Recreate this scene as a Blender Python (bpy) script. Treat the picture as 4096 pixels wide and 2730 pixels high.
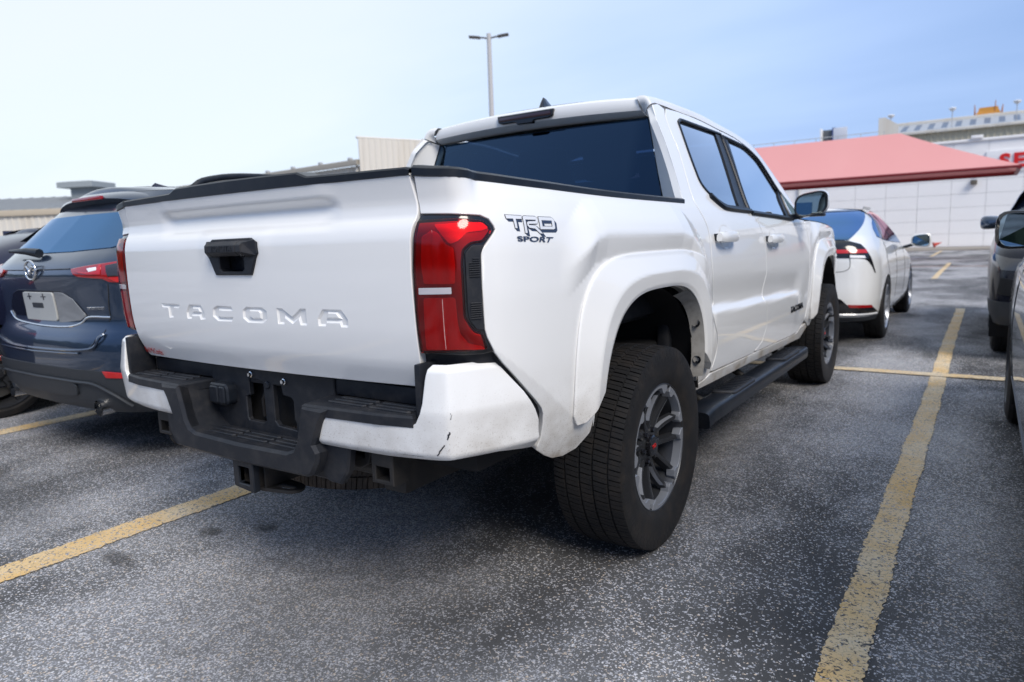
import bpy, bmesh, math, random
import numpy as np
from mathutils import Vector, Matrix, geometry
random.seed(7); np.random.seed(7)
sc = bpy.context.scene
for o in list(bpy.data.objects): bpy.data.objects.remove(o)
R = math.radians
SKYX, SKYY, SKYSTR, EXPO = 3.2, 1.4, 1.15, 0.30
PATX, PATY = 0.0, 0.0
# ---------------------------------------------------------------- camera
CAMP = (1.9098, -2.3642, 1.1557); YAW, PITCH, ROLL = .6015, -.1418, -.0344
_fw = Vector((-math.sin(YAW)*math.cos(PITCH), math.cos(YAW)*math.cos(PITCH), math.sin(PITCH)))
_rt = Vector((math.cos(YAW), math.sin(YAW), 0)); _up = _rt.cross(_fw)
_r2 = _rt*math.cos(ROLL)+_up*math.sin(ROLL); _u2 = _up*math.cos(ROLL)-_rt*math.sin(ROLL)
cam = bpy.data.cameras.new('camera'); cam.lens = 36*2761.96/4096; cam.sensor_width = 36; cam.clip_start = .05; cam.clip_end = 3000
camo = bpy.data.objects.new('camera', cam); sc.collection.objects.link(camo)
camo.matrix_world = Matrix(((_r2.x, _u2.x, -_fw.x, CAMP[0]), (_r2.y, _u2.y, -_fw.y, CAMP[1]), (_r2.z, _u2.z, -_fw.z, CAMP[2]), (0, 0, 0, 1)))
sc.camera = camo
cam.dof.use_dof = True; cam.dof.focus_distance = 2.15; cam.dof.aperture_fstop = 3.2
# ---------------------------------------------------------------- world: thin high overcast over a low-sun sky
SUN_AZ, SUN_EL = R(121), R(44)      # azimuth measured clockwise from +Y
world = bpy.data.worlds.new('World'); sc.world = world; world.use_nodes = True
wn = world.node_tree; wn.nodes.clear()
def wN(t, **k):
    n = wn.nodes.new(t)
    for a, b in k.items(): setattr(n, a, b)
    return n
def wL(a, b): wn.links.new(a, b)
sky = wN('ShaderNodeTexSky', sky_type='NISHITA'); sky.sun_disc = False; sky.sun_elevation = SUN_EL; sky.sun_rotation = SUN_AZ; sky.air_density = 1.0; sky.dust_density = 2.5; sky.ozone_density = 1.5
tc = wN('ShaderNodeTexCoord'); sep = wN('ShaderNodeSeparateXYZ'); wL(tc.outputs['Generated'], sep.inputs[0])
zc = wN('ShaderNodeMath', operation='MAXIMUM'); wL(sep.outputs[2], zc.inputs[0]); zc.inputs[1].default_value = 0
za = wN('ShaderNodeMath', operation='ADD'); wL(zc.outputs[0], za.inputs[0]); za.inputs[1].default_value = .16
dv = wN('ShaderNodeVectorMath', operation='DIVIDE'); wL(tc.outputs['Generated'], dv.inputs[0]); wL(za.outputs[0], dv.inputs[1])
mp = wN('ShaderNodeMapping'); wL(dv.outputs[0], mp.inputs[0]); mp.inputs['Rotation'].default_value = (0, 0, R(28)); mp.inputs['Scale'].default_value = (.42, 1.0, 0); mp.inputs['Location'].default_value = (SKYX, SKYY, 0)
nz = wN('ShaderNodeTexNoise'); wL(mp.outputs[0], nz.inputs['Vector']); nz.inputs['Scale'].default_value = .45; nz.inputs['Detail'].default_value = 5; nz.inputs['Roughness'].default_value = .48
gd = wN('ShaderNodeVectorMath', operation='DOT_PRODUCT'); wL(tc.outputs['Generated'], gd.inputs[0]); gd.inputs[1].default_value = (-.85, .10, 1.2)
nm_ = wN('ShaderNodeMath', operation='MULTIPLY_ADD'); wL(nz.outputs[0], nm_.inputs[0]); nm_.inputs[1].default_value = .62; nm_.inputs[2].default_value = .06
gm = wN('ShaderNodeMath', operation='MULTIPLY_ADD'); wL(gd.outputs['Value'], gm.inputs[0]); gm.inputs[1].default_value = .34; wL(nm_.outputs[0], gm.inputs[2])
ym = wN('ShaderNodeMath', operation='MINIMUM'); wL(sep.outputs[1], ym.inputs[0]); ym.inputs[1].default_value = .1
g2 = wN('ShaderNodeMath', operation='MULTIPLY_ADD'); wL(ym.outputs[0], g2.inputs[0]); g2.inputs[1].default_value = .36; wL(gm.outputs[0], g2.inputs[2])
cr_ = wN('ShaderNodeValToRGB'); wL(g2.outputs[0], cr_.inputs[0])
cr_.color_ramp.elements[0].position = .20; cr_.color_ramp.elements[0].color = (.15, .25, .47, 1)
cr_.color_ramp.elements[1].position = .82; cr_.color_ramp.elements[1].color = (.72, .77, .82, 1)
for ps_, cl_ in ((.40, (.21, .34, .62, 1)), (.56, (.42, .56, .86, 1)), (.66, (.60, .70, .86, 1)), (.74, (.70, .765, .835, 1))):
    e = cr_.color_ramp.elements.new(ps_); e.color = cl_
skm = wN('ShaderNodeMix', data_type='RGBA', blend_type='MULTIPLY'); skm.inputs[0].default_value = 1; wL(sky.outputs[0], skm.inputs[6]); skm.inputs[7].default_value = (.10, .10, .10, 1)
mx = wN('ShaderNodeMix', data_type='RGBA'); mx.inputs[0].default_value = .80; wL(skm.outputs[2], mx.inputs[6]); wL(cr_.outputs[0], mx.inputs[7])
bg = wN('ShaderNodeBackground'); wL(mx.outputs[2], bg.inputs[0]); bg.inputs[1].default_value = SKYSTR
wo = wN('ShaderNodeOutputWorld'); wL(bg.outputs[0], wo.inputs[0])
# ---------------------------------------------------------------- sun (veiled)
sun = bpy.data.lights.new('sun', 'SUN'); sun.energy = 2.6; sun.angle = R(26); sun.color = (1, .93, .83)
suno = bpy.data.objects.new('sun', sun); sc.collection.objects.link(suno)
_sd = Vector((math.sin(SUN_AZ)*math.cos(SUN_EL), math.cos(SUN_AZ)*math.cos(SUN_EL), math.sin(SUN_EL)))
suno.rotation_euler = (-_sd).to_track_quat('-Z', 'Y').to_euler(); suno.location = (0, 0, 30)
sc.view_settings.view_transform = 'Standard'; sc.view_settings.look = 'None'; sc.view_settings.gamma = 1; sc.view_settings.exposure = EXPO
sc.render.engine = 'CYCLES'; sc.cycles.max_bounces = 8; sc.cycles.transparent_max_bounces = 12
# ================================================================ materials
def mat(name, col, rough=.5, metal=0, coat=0, spec=.5, trans=0, ior=1.45, coat_rough=.03, alpha=1):
    m = bpy.data.materials.new(name); m.use_nodes = True; b = m.node_tree.nodes['Principled BSDF']
    b.inputs['Base Color'].default_value = (*col, 1); b.inputs['Roughness'].default_value = rough; b.inputs['Metallic'].default_value = metal
    b.inputs['Coat Weight'].default_value = coat; b.inputs['Coat Roughness'].default_value = coat_rough; b.inputs['Specular IOR Level'].default_value = spec
    b.inputs['Transmission Weight'].default_value = trans; b.inputs['IOR'].default_value = ior; b.inputs['Alpha'].default_value = alpha
    return m
class NT:
    """small helper for node trees"""
    def __init__(s, m): s.t = m.node_tree; s.b = s.t.nodes['Principled BSDF']; s.o = s.t.nodes['Material Output']
    def n(s, t, **k):
        x = s.t.nodes.new(t)
        for a, b in k.items():
            if a in ('scale', 'detail', 'rough', 'rnd', 'dist'):
                x.inputs[{'scale': 'Scale', 'detail': 'Detail', 'rough': 'Roughness', 'rnd': 'Randomness', 'dist': 'Distortion'}[a]].default_value = b
            else: setattr(x, a, b)
        return x
    def l(s, a, b): s.t.links.new(a, b)
    def obj(s): return s.n('ShaderNodeTexCoord').outputs['Object']
    def noise(s, vec, scale, detail=3, rough=.55): x = s.n('ShaderNodeTexNoise', scale=scale, detail=detail, rough=rough); s.l(vec, x.inputs['Vector']); return x.outputs[0]
    def ramp(s, fac, stops, interp='LINEAR'):
        x = s.n('ShaderNodeValToRGB'); s.l(fac, x.inputs[0]); x.color_ramp.interpolation = interp; el = x.color_ramp.elements
        while len(el) < len(stops): el.new(.5)
        for e, (p, c) in zip(el, stops):
            e.position = p; e.color = (c, c, c, 1) if not hasattr(c, '__len__') else (*c, 1)
        return x.outputs[0]
    def math(s, op, a, b=None, clamp=False):
        x = s.n('ShaderNodeMath', operation=op); x.use_clamp = clamp
        for i, v in enumerate((a, b)):
            if v is None: continue
            if isinstance(v, (int, float)): x.inputs[i].default_value = v
            else: s.l(v, x.inputs[i])
        return x.outputs[0]
    def mix(s, f, a, b, blend='MIX'):
        x = s.n('ShaderNodeMix', data_type='RGBA', blend_type=blend)
        for i, v in ((0, f), (6, a), (7, b)):
            if isinstance(v, (int, float)): x.inputs[i].default_value = v
            elif isinstance(v, tuple): x.inputs[i].default_value = (*v, 1)
            else: s.l(v, x.inputs[i])
        return x.outputs[2]
    def bump(s, h, strength=.3, dist=.01):
        x = s.n('ShaderNodeBump'); x.inputs['Strength'].default_value = strength; x.inputs['Distance'].default_value = dist
        s.l(h, x.inputs['Height']); s.l(x.outputs[0], s.b.inputs['Normal']); return x.outputs[0]
    def sep(s, v): x = s.n('ShaderNodeSeparateXYZ'); s.l(v, x.inputs[0]); return x.outputs
    def mapping(s, v, sc_=(1, 1, 1), rot=(0, 0, 0), loc=(0, 0, 0)):
        x = s.n('ShaderNodeMapping'); s.l(v, x.inputs[0]); x.inputs['Scale'].default_value = sc_; x.inputs['Rotation'].default_value = rot; x.inputs['Location'].default_value = loc; return x.outputs[0]
# ================================================================ object helpers
COL = sc.collection
def link(o, parent=None):
    COL.objects.link(o)
    if parent is not None: o.parent = parent
    return o
def empty(name, loc=(0, 0, 0), rz=0, label=None, cat=None, group=None):
    o = bpy.data.objects.new(name, None); o.empty_display_size = .2; o.location = loc; o.rotation_euler = (0, 0, rz); link(o)
    tag(o, label, cat, group); return o
def tag(o, label=None, cat=None, group=None, kind=None):
    for k, v in (('label', label), ('category', cat), ('group', group), ('kind', kind)):
        if v: o[k] = v
    return o
def mesh_obj(name, V, Fc, m, parent=None, smooth=False, normals=None, auto=None):
    me = bpy.data.meshes.new(name); me.from_pydata([tuple(v) for v in V], [], [tuple(f) for f in Fc]); me.update()
    if m is not None: me.materials.append(m)
    if normals is not None:
        me.shade_smooth(); me.normals_split_custom_set_from_vertices([tuple(n) for n in normals])
    elif smooth: me.shade_smooth()
    o = bpy.data.objects.new(name, me); link(o, parent)
    if auto is not None: me.shade_smooth(); me.set_sharp_from_angle(angle=R(auto))
    return o
def bm_obj(name, bm, m, parent=None, auto=None, smooth=False):
    me = bpy.data.meshes.new(name); bm.normal_update(); bm.to_mesh(me); bm.free()
    if m is not None: me.materials.append(m)
    if auto is not None: me.shade_smooth(); me.set_sharp_from_angle(angle=R(auto))
    elif smooth: me.shade_smooth()
    o = bpy.data.objects.new(name, me); return link(o, parent)
def mirror_obj(o, parent=None, name=None):
    """a mirrored copy (x -> -x) of a mesh object with its own mesh"""
    me = o.data; n = len(me.vertices); co = np.empty(n*3); me.vertices.foreach_get('co', co); co = co.reshape(-1, 3).copy(); co[:, 0] *= -1
    faces = [tuple(reversed(p.vertices)) for p in me.polygons]
    nm = None
    r = mesh_obj(name or o.name.split('.')[0], co, faces, None)
    for m in me.materials: r.data.materials.append(m)
    for p, q in zip(r.data.polygons, me.polygons): p.use_smooth = q.use_smooth; p.material_index = q.material_index
    if me.has_custom_normals:
        ln = [None]*n
        cn = me.corner_normals
        for l in me.loops: v = cn[l.index].vector; ln[l.vertex_index] = (-v.x, v.y, v.z)
        r.data.normals_split_custom_set_from_vertices([a or (0, 0, 1) for a in ln])
    else:
        se = me.attributes.get('sharp_edge')
        if se: r.data.shade_smooth(); r.data.set_sharp_from_angle(angle=R(35))
    COL.objects.unlink(r); link(r, parent if parent is not None else o.parent); r.location = (-o.location.x, o.location.y, o.location.z)
    return r
# ---- 2D polygon helpers
def poly_area(P): return .5*sum(a[0]*b[1]-b[0]*a[1] for a, b in zip(P, P[1:]+P[:1]))
def ccw(P): return P if poly_area(P) > 0 else P[::-1]
def inside(P, x, y):
    r = False; n = len(P); j = n-1
    for i in range(n):
        if (P[i][1] > y) != (P[j][1] > y) and x < (P[j][0]-P[i][0])*(y-P[i][1])/(P[j][1]-P[i][1])+P[i][0]: r = not r
        j = i
    return r
def inside_np(P, pts):
    x, y = pts[:, 0], pts[:, 1]; r = np.zeros(len(pts), bool); n = len(P); j = n-1
    for i in range(n):
        xi, yi = P[i]; xj, yj = P[j]
        if yi != yj: r ^= ((yi > y) != (yj > y)) & (x < (xj-xi)*(y-yi)/(yj-yi)+xi)
        j = i
    return r
def fillet(P, rad, n=4):
    """round the corners of a closed polygon; rad is a number or a list"""
    out = []; N = len(P)
    for i in range(N):
        r = rad[i] if hasattr(rad, '__len__') else rad
        p, a, b = np.array(P[i], float), np.array(P[i-1], float), np.array(P[(i+1) % N], float)
        if r <= 0: out.append(tuple(p)); continue
        da, db = a-p, b-p; la, lb = np.linalg.norm(da), np.linalg.norm(db); k = min(r, .45*la, .45*lb)
        q0, q1 = p+da/la*k, p+db/lb*k
        for t in np.linspace(0, 1, n+1): out.append(tuple((1-t)**2*q0+2*t*(1-t)*p+t*t*q1))
    return out
def offset(P, d):
    """inset (d>0) a closed ccw polygon by mitred edges"""
    P = ccw(list(P)); out = []; N = len(P)
    for i in range(N):
        p, a, b = np.array(P[i], float), np.array(P[i-1], float), np.array(P[(i+1) % N], float)
        e0, e1 = p-a, b-p; e0 = e0/max(np.linalg.norm(e0), 1e-9); e1 = e1/max(np.linalg.norm(e1), 1e-9)
        n0, n1 = np.array((-e0[1], e0[0])), np.array((-e1[1], e1[0])); m = n0+n1; l = np.dot(m, m)
        m = n0 if l < .1 else m*2/l
        out.append(tuple(p+m*d))
    return out
def densify(P, step, closed=True):
    out = []
    for a, b in (zip(P, P[1:]+P[:1]) if closed else zip(P, P[1:])):
        n = max(1, int(math.ceil(math.dist(a, b)/step)))
        for k in range(n): out.append((a[0]+(b[0]-a[0])*k/n, a[1]+(b[1]-a[1])*k/n))
    if not closed: out.append(tuple(P[-1]))
    return out
def cspline(P, n=6):
    """Catmull-Rom through open 2D/3D polyline"""
    P = [np.array(p, float) for p in P]; Q = [2*P[0]-P[1]]+P+[2*P[-1]-P[-2]]; out = []
    for i in range(1, len(Q)-2):
        a, b, c, d = Q[i-1:i+3]
        for t in np.linspace(0, 1, n, endpoint=False):
            out.append(tuple(.5*((2*b)+(c-a)*t+(2*a-5*b+4*c-d)*t*t+(3*b-a-3*c+d)*t**3)))
    out.append(tuple(P[-1])); return out
def tri_poly(outer, holes=(), step=.05, grid=True, lines=()):
    loops = [list(outer)]+[list(h) for h in holes]; V = []; E = []
    for L in loops:
        s = len(V); V += L; E += [(s+i, s+(i+1) % len(L)) for i in range(len(L))]
    for L in lines:
        s = len(V); V += list(L); E += [(s+i, s+i+1) for i in range(len(L)-1)]
    nb = sum(len(L) for L in loops)
    if grid:
        P = np.array(outer); lo, hi = P.min(0), P.max(0)
        gx = np.arange(lo[0]+step*.5, hi[0], step); gy = np.arange(lo[1]+step*.5, hi[1], step)
        G = np.stack(np.meshgrid(gx, gy), -1).reshape(-1, 2)
        k = inside_np(outer, G)
        for h in holes: k &= ~inside_np(h, G)
        G = G[k]
        if len(G):
            A = np.array(V)
            d = np.full(len(G), 1e9)
            for ch in np.array_split(np.arange(len(A)), max(1, len(A)//200)):
                d = np.minimum(d, np.sqrt(((G[:, None]-A[None, ch])**2).sum(-1)).min(1))
            V += [tuple(g) for g in G[d > step*.45]]
    vo, eo, fo, ov, oe, of = geometry.delaunay_2d_cdt([Vector(v) for v in V], E, [], 1, 1e-6)
    vo = [(v.x, v.y) for v in vo]; tris = []
    cen = np.array([[sum(vo[i][k] for i in f)/len(f) for k in (0, 1)] for f in fo])
    keep = inside_np(outer, cen)
    for h in holes: keep &= ~inside_np(h, cen)
    mp_ = {}
    for new, olds in enumerate(ov):
        for q in olds: mp_[q] = new
    for f, k in zip(fo, keep):
        if k:
            f = list(f)
            if poly_area([vo[i] for i in f]) < 0: f.reverse()
            tris.append(tuple(f))
    lp = []; s = 0
    for L in loops: lp.append([mp_.get(s+i) for i in range(len(L))]); s += len(L)
    return vo, tris, lp
def surf_n(F, u, v, h=.003):
    a = F(u+h, v)-F(u-h, v); b = F(u, v+h)-F(u, v-h); n = np.cross(a, b); l = np.linalg.norm(n, axis=-1, keepdims=True)
    return n/np.maximum(l, 1e-12), a, b
def panel(name, F, outer, m, parent=None, holes=(), step=.05, hem=.003, depth=.02, sign=1, off=0, edge=.03, mirror=False, h=.003, hole_hem=True, lines=()):
    """skin panel cut from a parametric surface F(u,v), with rolled edges; sign=+1 when Fu x Fv points outwards"""
    outer = ccw(list(outer)); holes = [ccw(list(q)) for q in holes]
    if hem:
        outer = offset(outer, hem); holes = [offset(q, -hem if hole_hem else 0) for q in holes]
    outer = densify(outer, edge); holes = [densify(q, edge) for q in holes]
    vo, tris, loops = tri_poly(outer, holes, step, lines=lines)
    U = np.array(vo); P = F(U[:, 0], U[:, 1]); N, a, b = surf_n(F, U[:, 0], U[:, 1], h); N = N*sign; P = P+N*off
    V = [tuple(p) for p in P]; NN = [tuple(n) for n in N]; Fc = [t if sign > 0 else t[::-1] for t in tris]
    for k, L in enumerate(loops if hem else []):
        L = [i for i in L if i is not None]; n = len(L); rings = [L]
        uv = U[L]; t = np.roll(uv, -1, 0)-np.roll(uv, 1, 0)
        o2 = np.stack([t[:, 1], -t[:, 0]], 1)*(1 if k == 0 else -1)
        # outward direction in 3D
        A = a[L]/.006; Bv = b[L]/.006; T3 = A*o2[:, :1]+Bv*o2[:, 1:]
        tang = A*t[:, :1]+Bv*t[:, 1:]; nn = N[L]; T3 = np.cross(tang, nn); fl = np.sign((T3*(A*o2[:, :1]+Bv*o2[:, 1:])).sum(1, keepdims=True)); T3 = T3*fl
        T3 = T3/np.maximum(np.linalg.norm(T3, axis=1, keepdims=True), 1e-9)
        for ang in (45, 90):
            s_, c_ = math.sin(R(ang)), math.cos(R(ang)); q = P[L]+hem*(s_*T3-(1-c_)*nn); st = len(V)
            V += [tuple(x) for x in q]; NN += [tuple(x) for x in (c_*nn+s_*T3)]; rings.append(list(range(st, st+n)))
        q = P[L]+hem*T3-nn*depth; st = len(V); V += [tuple(x) for x in q]; NN += [tuple(x) for x in T3]; rings.append(list(range(st, st+n)))
        fw = (k == 0) == (sign > 0)
        for r0, r1 in zip(rings, rings[1:]):
            for i in range(n):
                j = (i+1) % n; f = (r0[i], r1[i], r1[j], r0[j]); Fc.append(f if fw else f[::-1])
    o = mesh_obj(name, V, Fc, m, parent, normals=NN)
    if mirror: mirror_obj(o)
    return o
def loft(name, lines, m, parent=None, closed=False, smooth=True, auto=None, cap=False, mirror=False, flip=False):
    n = len(lines[0]); V = [tuple(p) for L in lines for p in L]; Fc = []
    for i in range(len(lines)-1):
        for j in range(n if closed else n-1):
            k = (j+1) % n; f = (i*n+j, i*n+k, (i+1)*n+k, (i+1)*n+j); Fc.append(f[::-1] if flip else f)
    if cap and closed:
        a = tuple(range(n)); b = tuple((len(lines)-1)*n+k for k in range(n)); Fc.append(a if flip else a[::-1]); Fc.append(b[::-1] if flip else b)
    o = mesh_obj(name, V, Fc, m, parent, smooth=smooth, auto=auto)
    if mirror: mirror_obj(o)
    return o
def add_box(bm, c, s, bev=0, rot=None, seg=2):
    r = bmesh.ops.create_cube(bm, size=1); vs = r['verts']; bmesh.ops.scale(bm, verts=vs, vec=s)
    if bev:
        es = list({e for v in vs for e in v.link_edges}); rr = bmesh.ops.bevel(bm, geom=es, offset=bev, segments=seg, profile=.6, affect='EDGES'); vs = list({v for f in rr['faces'] for v in f.verts}|{v for v in vs if v.is_valid})
    if rot is not None: bmesh.ops.rotate(bm, verts=vs, matrix=rot, cent=(0, 0, 0))
    bmesh.ops.translate(bm, verts=vs, vec=c); return vs
def box(name, c, s, m, parent=None, bev=.004, rot=None, mirror=False, seg=2):
    bm = bmesh.new(); add_box(bm, c, s, bev, rot, seg); o = bm_obj(name, bm, m, parent, auto=35)
    if mirror: mirror_obj(o)
    return o
def prism(name, P, axis, a, b, m, parent=None, bev=.003, mirror=False, holes=(), auto=30, taper=0, seg=2):
    """polygon P (2D) extruded along axis from a to b, with chamfered front edge at a (taper = inset there)"""
    P = ccw(list(P)); H = [ccw(list(h)) for h in holes]
    def to3(p, d): return {'x': (d, p[0], p[1]), 'y': (p[0], d, p[1]), 'z': (p[0], p[1], d)}[axis]
    loopsets = []
    dirn = 1 if b > a else -1
    Pi = offset(P, bev) if bev else P; Hi = [offset(h, -bev) for h in H] if bev else H
    vo, tris, lp = tri_poly(Pi, Hi, grid=False); V = [to3(p, a) for p in vo]; Fc = [t for t in tris]
    for k, (L, Q) in enumerate(zip(lp, [P]+H)):
        n = len(L); r = [L]
        if bev: st = len(V); V += [to3(p, a+dirn*bev) for p in Q]; r.append(list(range(st, st+n)))
        st = len(V); V += [to3(p, b) for p in Q]; r.append(list(range(st, st+n)))
        for r0, r1 in zip(r, r[1:]):
            for i in range(n):
                j = (i+1) % n; f = (r0[i], r1[i], r1[j], r0[j]); Fc.append(f if k == 0 else f[::-1])
    st = len(V); vo2, tris2, _ = tri_poly(P, H, grid=False); V += [to3(p, b) for p in vo2]; Fc += [tuple(st+i for i in t[::-1]) for t in tris2]
    bm = bmesh.new(); bv = [bm.verts.new(v) for v in V]
    for f in Fc:
        try: bm.faces.new([bv[i] for i in f])
        except ValueError: pass
    bmesh.ops.remove_doubles(bm, verts=bm.verts, dist=1e-5); bmesh.ops.recalc_face_normals(bm, faces=bm.faces)
    o = bm_obj(name, bm, m, parent, auto=auto)
    if mirror: mirror_obj(o)
    return o
def tube(name, pts, rad, m, parent=None, n=10, cap=True, mirror=False, sq=None):
    """swept tube along a 3D polyline; rad number or list; sq=(w,h) gives a rounded-rectangle section"""
    pts = [Vector(p) for p in pts]; V = []; Fc = []; prev = None
    for i, p in enumerate(pts):
        d = (pts[min(i+1, len(pts)-1)]-pts[max(i-1, 0)]).normalized()
        if prev is None: s = d.cross(Vector((0, 0, 1))); s = s if s.length > .05 else d.cross(Vector((1, 0, 0)))
        else: s = prev-d*prev.dot(d)
        s.normalize(); prev = s; t = s.cross(d); r = rad[i] if hasattr(rad, '__len__') else rad
        for k in range(n):
            a = 2*math.pi*k/n; cx, cy = math.cos(a), math.sin(a)
            if sq: e = .4; cx, cy = sq[0]*abs(cx)**e*(1 if cx > 0 else -1), sq[1]*abs(cy)**e*(1 if cy > 0 else -1); q = p+s*cx+t*cy
            else: q = p+(s*cx+t*cy)*r
            V.append(q)
    for i in range(len(pts)-1):
        for k in range(n): j = (k+1) % n; Fc.append((i*n+k, i*n+j, (i+1)*n+j, (i+1)*n+k))
    if cap: Fc += [tuple(range(n))[::-1], tuple((len(pts)-1)*n+k for k in range(n))]
    bm = bmesh.new(); bv = [bm.verts.new(v) for v in V]
    for f in Fc: bm.faces.new([bv[i] for i in f])
    bmesh.ops.recalc_face_normals(bm, faces=bm.faces)
    o = bm_obj(name, bm, m, parent, auto=50)
    if mirror: mirror_obj(o)
    return o
def lathe_bm(bm, prof, n=48, axis='x', c=(0, 0, 0), closed=False):
    """revolve (r, t) profile; t along the axis"""
    rings = []
    for r, t in prof:
        ring = []
        for k in range(n):
            a = 2*math.pi*k/n; y, z = r*math.cos(a), r*math.sin(a)
            ring.append(bm.verts.new((c[0]+t, c[1]+y, c[2]+z) if axis == 'x' else ((c[0]+y, c[1]+z, c[2]+t) if axis == 'z' else (c[0]+z, c[1]+t, c[2]+y))))
        rings.append(ring)
    pr = list(zip(rings, rings[1:]))+([(rings[-1], rings[0])] if closed else [])
    for a, b in pr:
        for k in range(n): j = (k+1) % n; bm.faces.new((a[k], a[j], b[j], b[k]))
    return rings
def lathe(name, prof, m, parent=None, n=48, axis='x', c=(0, 0, 0), closed=False, auto=30, mirror=False, capend=False):
    bm = bmesh.new(); rings = lathe_bm(bm, prof, n, axis, c, closed)
    if capend: bm.faces.new(rings[0]); bm.faces.new(rings[-1][::-1])
    bmesh.ops.recalc_face_normals(bm, faces=bm.faces); o = bm_obj(name, bm, m, parent, auto=auto)
    if mirror: mirror_obj(o)
    return o
def copy_tree(o, parent=None):
    c = o.copy(); COL.objects.link(c); c.parent = parent
    for ch in list(o.children): copy_tree(ch, c)
    return c
def text_mesh(name, body, size, m, parent=None, M=None, ext=.001, bevel=0, sx=1, shear=0, bold=0, align='CENTER'):
    cu = bpy.data.curves.new(name, 'FONT'); cu.body = body; cu.size = size; cu.extrude = ext; cu.shear = shear; cu.offset = bold; cu.align_x = align; cu.align_y = 'CENTER'; cu.resolution_u = 4
    t = bpy.data.objects.new(name+'_t', cu); COL.objects.link(t); dg = bpy.context.evaluated_depsgraph_get(); dg.update()
    me = bpy.data.meshes.new_from_object(t.evaluated_get(dg)); me.name = name; bpy.data.objects.remove(t); bpy.data.curves.remove(cu)
    me.materials.clear(); me.materials.append(m); o = bpy.data.objects.new(name, me); link(o, parent)
    if sx != 1: me.transform(Matrix.Diagonal((sx, 1, 1, 1)))
    if M is not None: me.transform(M)
    return o
def cr(xs, ys, x):
    """smooth (Hermite) interpolation through knots"""
    xs = np.asarray(xs, float); ys = np.asarray(ys, float); x = np.asarray(x, float)
    m = np.empty_like(ys); d = np.diff(ys)/np.diff(xs)
    m[0] = d[0]; m[-1] = d[-1]
    for i in range(1, len(xs)-1):
        m[i] = 0.0 if d[i-1]*d[i] <= 0 else 2*d[i-1]*d[i]/(d[i-1]+d[i])
    xc = np.clip(x, xs[0], xs[-1]); i = np.clip(np.searchsorted(xs, xc)-1, 0, len(xs)-2)
    h = xs[i+1]-xs[i]; t = (xc-xs[i])/h
    r = (2*t**3-3*t**2+1)*ys[i]+(t**3-2*t**2+t)*h*m[i]+(-2*t**3+3*t**2)*ys[i+1]+(t**3-t**2)*h*m[i+1]
    return r+np.where(x < xs[0], (x-xs[0])*m[0], 0)+np.where(x > xs[-1], (x-xs[-1])*m[-1], 0)
def sst(a, b, x):
    t = np.clip((np.asarray(x, float)-a)/(b-a), 0, 1); return t*t*(3-2*t)
# ---------------------------------------------------------------- truck surfaces (origin on the ground under the rear axle, +Y forward)
PLAN_U = [-.6]; _pl = [(.925, -.6), (.919, -.72), (.908, -.83), (.892, -.91), (.865, -.97), (.82, -1.008), (.765, -1.026), (.690, -1.038)]
for _a, _b in zip(_pl, _pl[1:]): PLAN_U.append(PLAN_U[-1]-math.dist(_a, _b))
_PU = PLAN_U[::-1]+[0, .62, 1.5, 2.3, 3.0, 3.5, 3.9, 4.15, 4.3]
_PX = [p[0] for p in _pl[::-1]]+[.931, .933, .935, .934, .928, .905, .85, .77, .70]
_PY = [p[1] for p in _pl[::-1]]+[0, .62, 1.5, 2.3, 3.0, 3.5, 3.9, 4.15, 4.3]
def arch_r(y, z, y0, a, b, p, zb=.42):
    return (np.abs((y-y0)/a)**p+(np.maximum(z-zb, 0)/b)**p)**(1/p)
def flare_o(y, z, y0): return arch_r(y, z, y0, .615, .69, 4.5)
def flare_i(y, z, y0): return arch_r(y, z, y0, .47, .555, 3.2)
def lin(xs, ys, x): return np.interp(x, xs, ys)
def ridge(v): return np.interp(v, [-.68, -.60, -.47, -.40, .24, .34, .47, .56], [1.05, 1.085, 1.155, 1.168, 1.166, 1.145, 1.05, .96])
def side_d(u, z):
    u = np.asarray(u, float); z = np.asarray(z, float)
    bed = sst(.60, .50, u)
    low = cr([.42, .50, .60, .72, .86, 1.0, 1.12, 1.20, 1.27, 1.32], [-.06, -.035, -.014, -.004, 0, .0, -.006, -.018, -.044, -.070], z)
    cab = cr([1.27, 1.32, 1.45, 1.60, 1.70, 1.745, 1.775, 1.79], [-.044, -.070, -.128, -.196, -.246, -.276, -.315, -.36], z)
    d = np.where(z < 1.27, low, cab)
    # fender blisters: a crisp ridge above each flare, rolling under towards it
    for y0 in (0.0, 3.35):
        v = u-y0; zr = ridge(v)
        fade = sst(-.68, -.50, v)*sst(.58, .42, v)
        d = d+fade*lin([-.075, 0, .012, .12], [.002, .025, .025, 0], z-zr)
    # chamfer running from the lamp down to the wheel
    q = np.maximum(.872+(u+.93)*(-.733)-z, 0)*.8
    d = d-.26*np.minimum(q, .2)*sst(-.40, -.52, u)*sst(-1.02, -.93, u)
    # door sculpting: waist hollow and kicked-out lower body
    zc = .832-.030*(u-.63)
    m = sst(.56, .66, u)*sst(2.42, 2.22, u)
    d = d+m*(-.014*sst(zc+.16, zc+.03, z)+.026*sst(zc+.022, zc-.022, z)-.010*sst(zc-.06, zc-.25, z))
    # the rear-facing return is flush with the tailgate
    w = sst(-.93, -1.06, u)
    rear = cr([.74, .79, .86, .95, 1.08, 1.17, 1.205, 1.235, 1.262, 1.30, 1.335], [-.053, -.032, -.004, .008, .012, .010, .002, -.014, -.018, -.012, -.004], z)
    return d*(1-w)+rear*w
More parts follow.
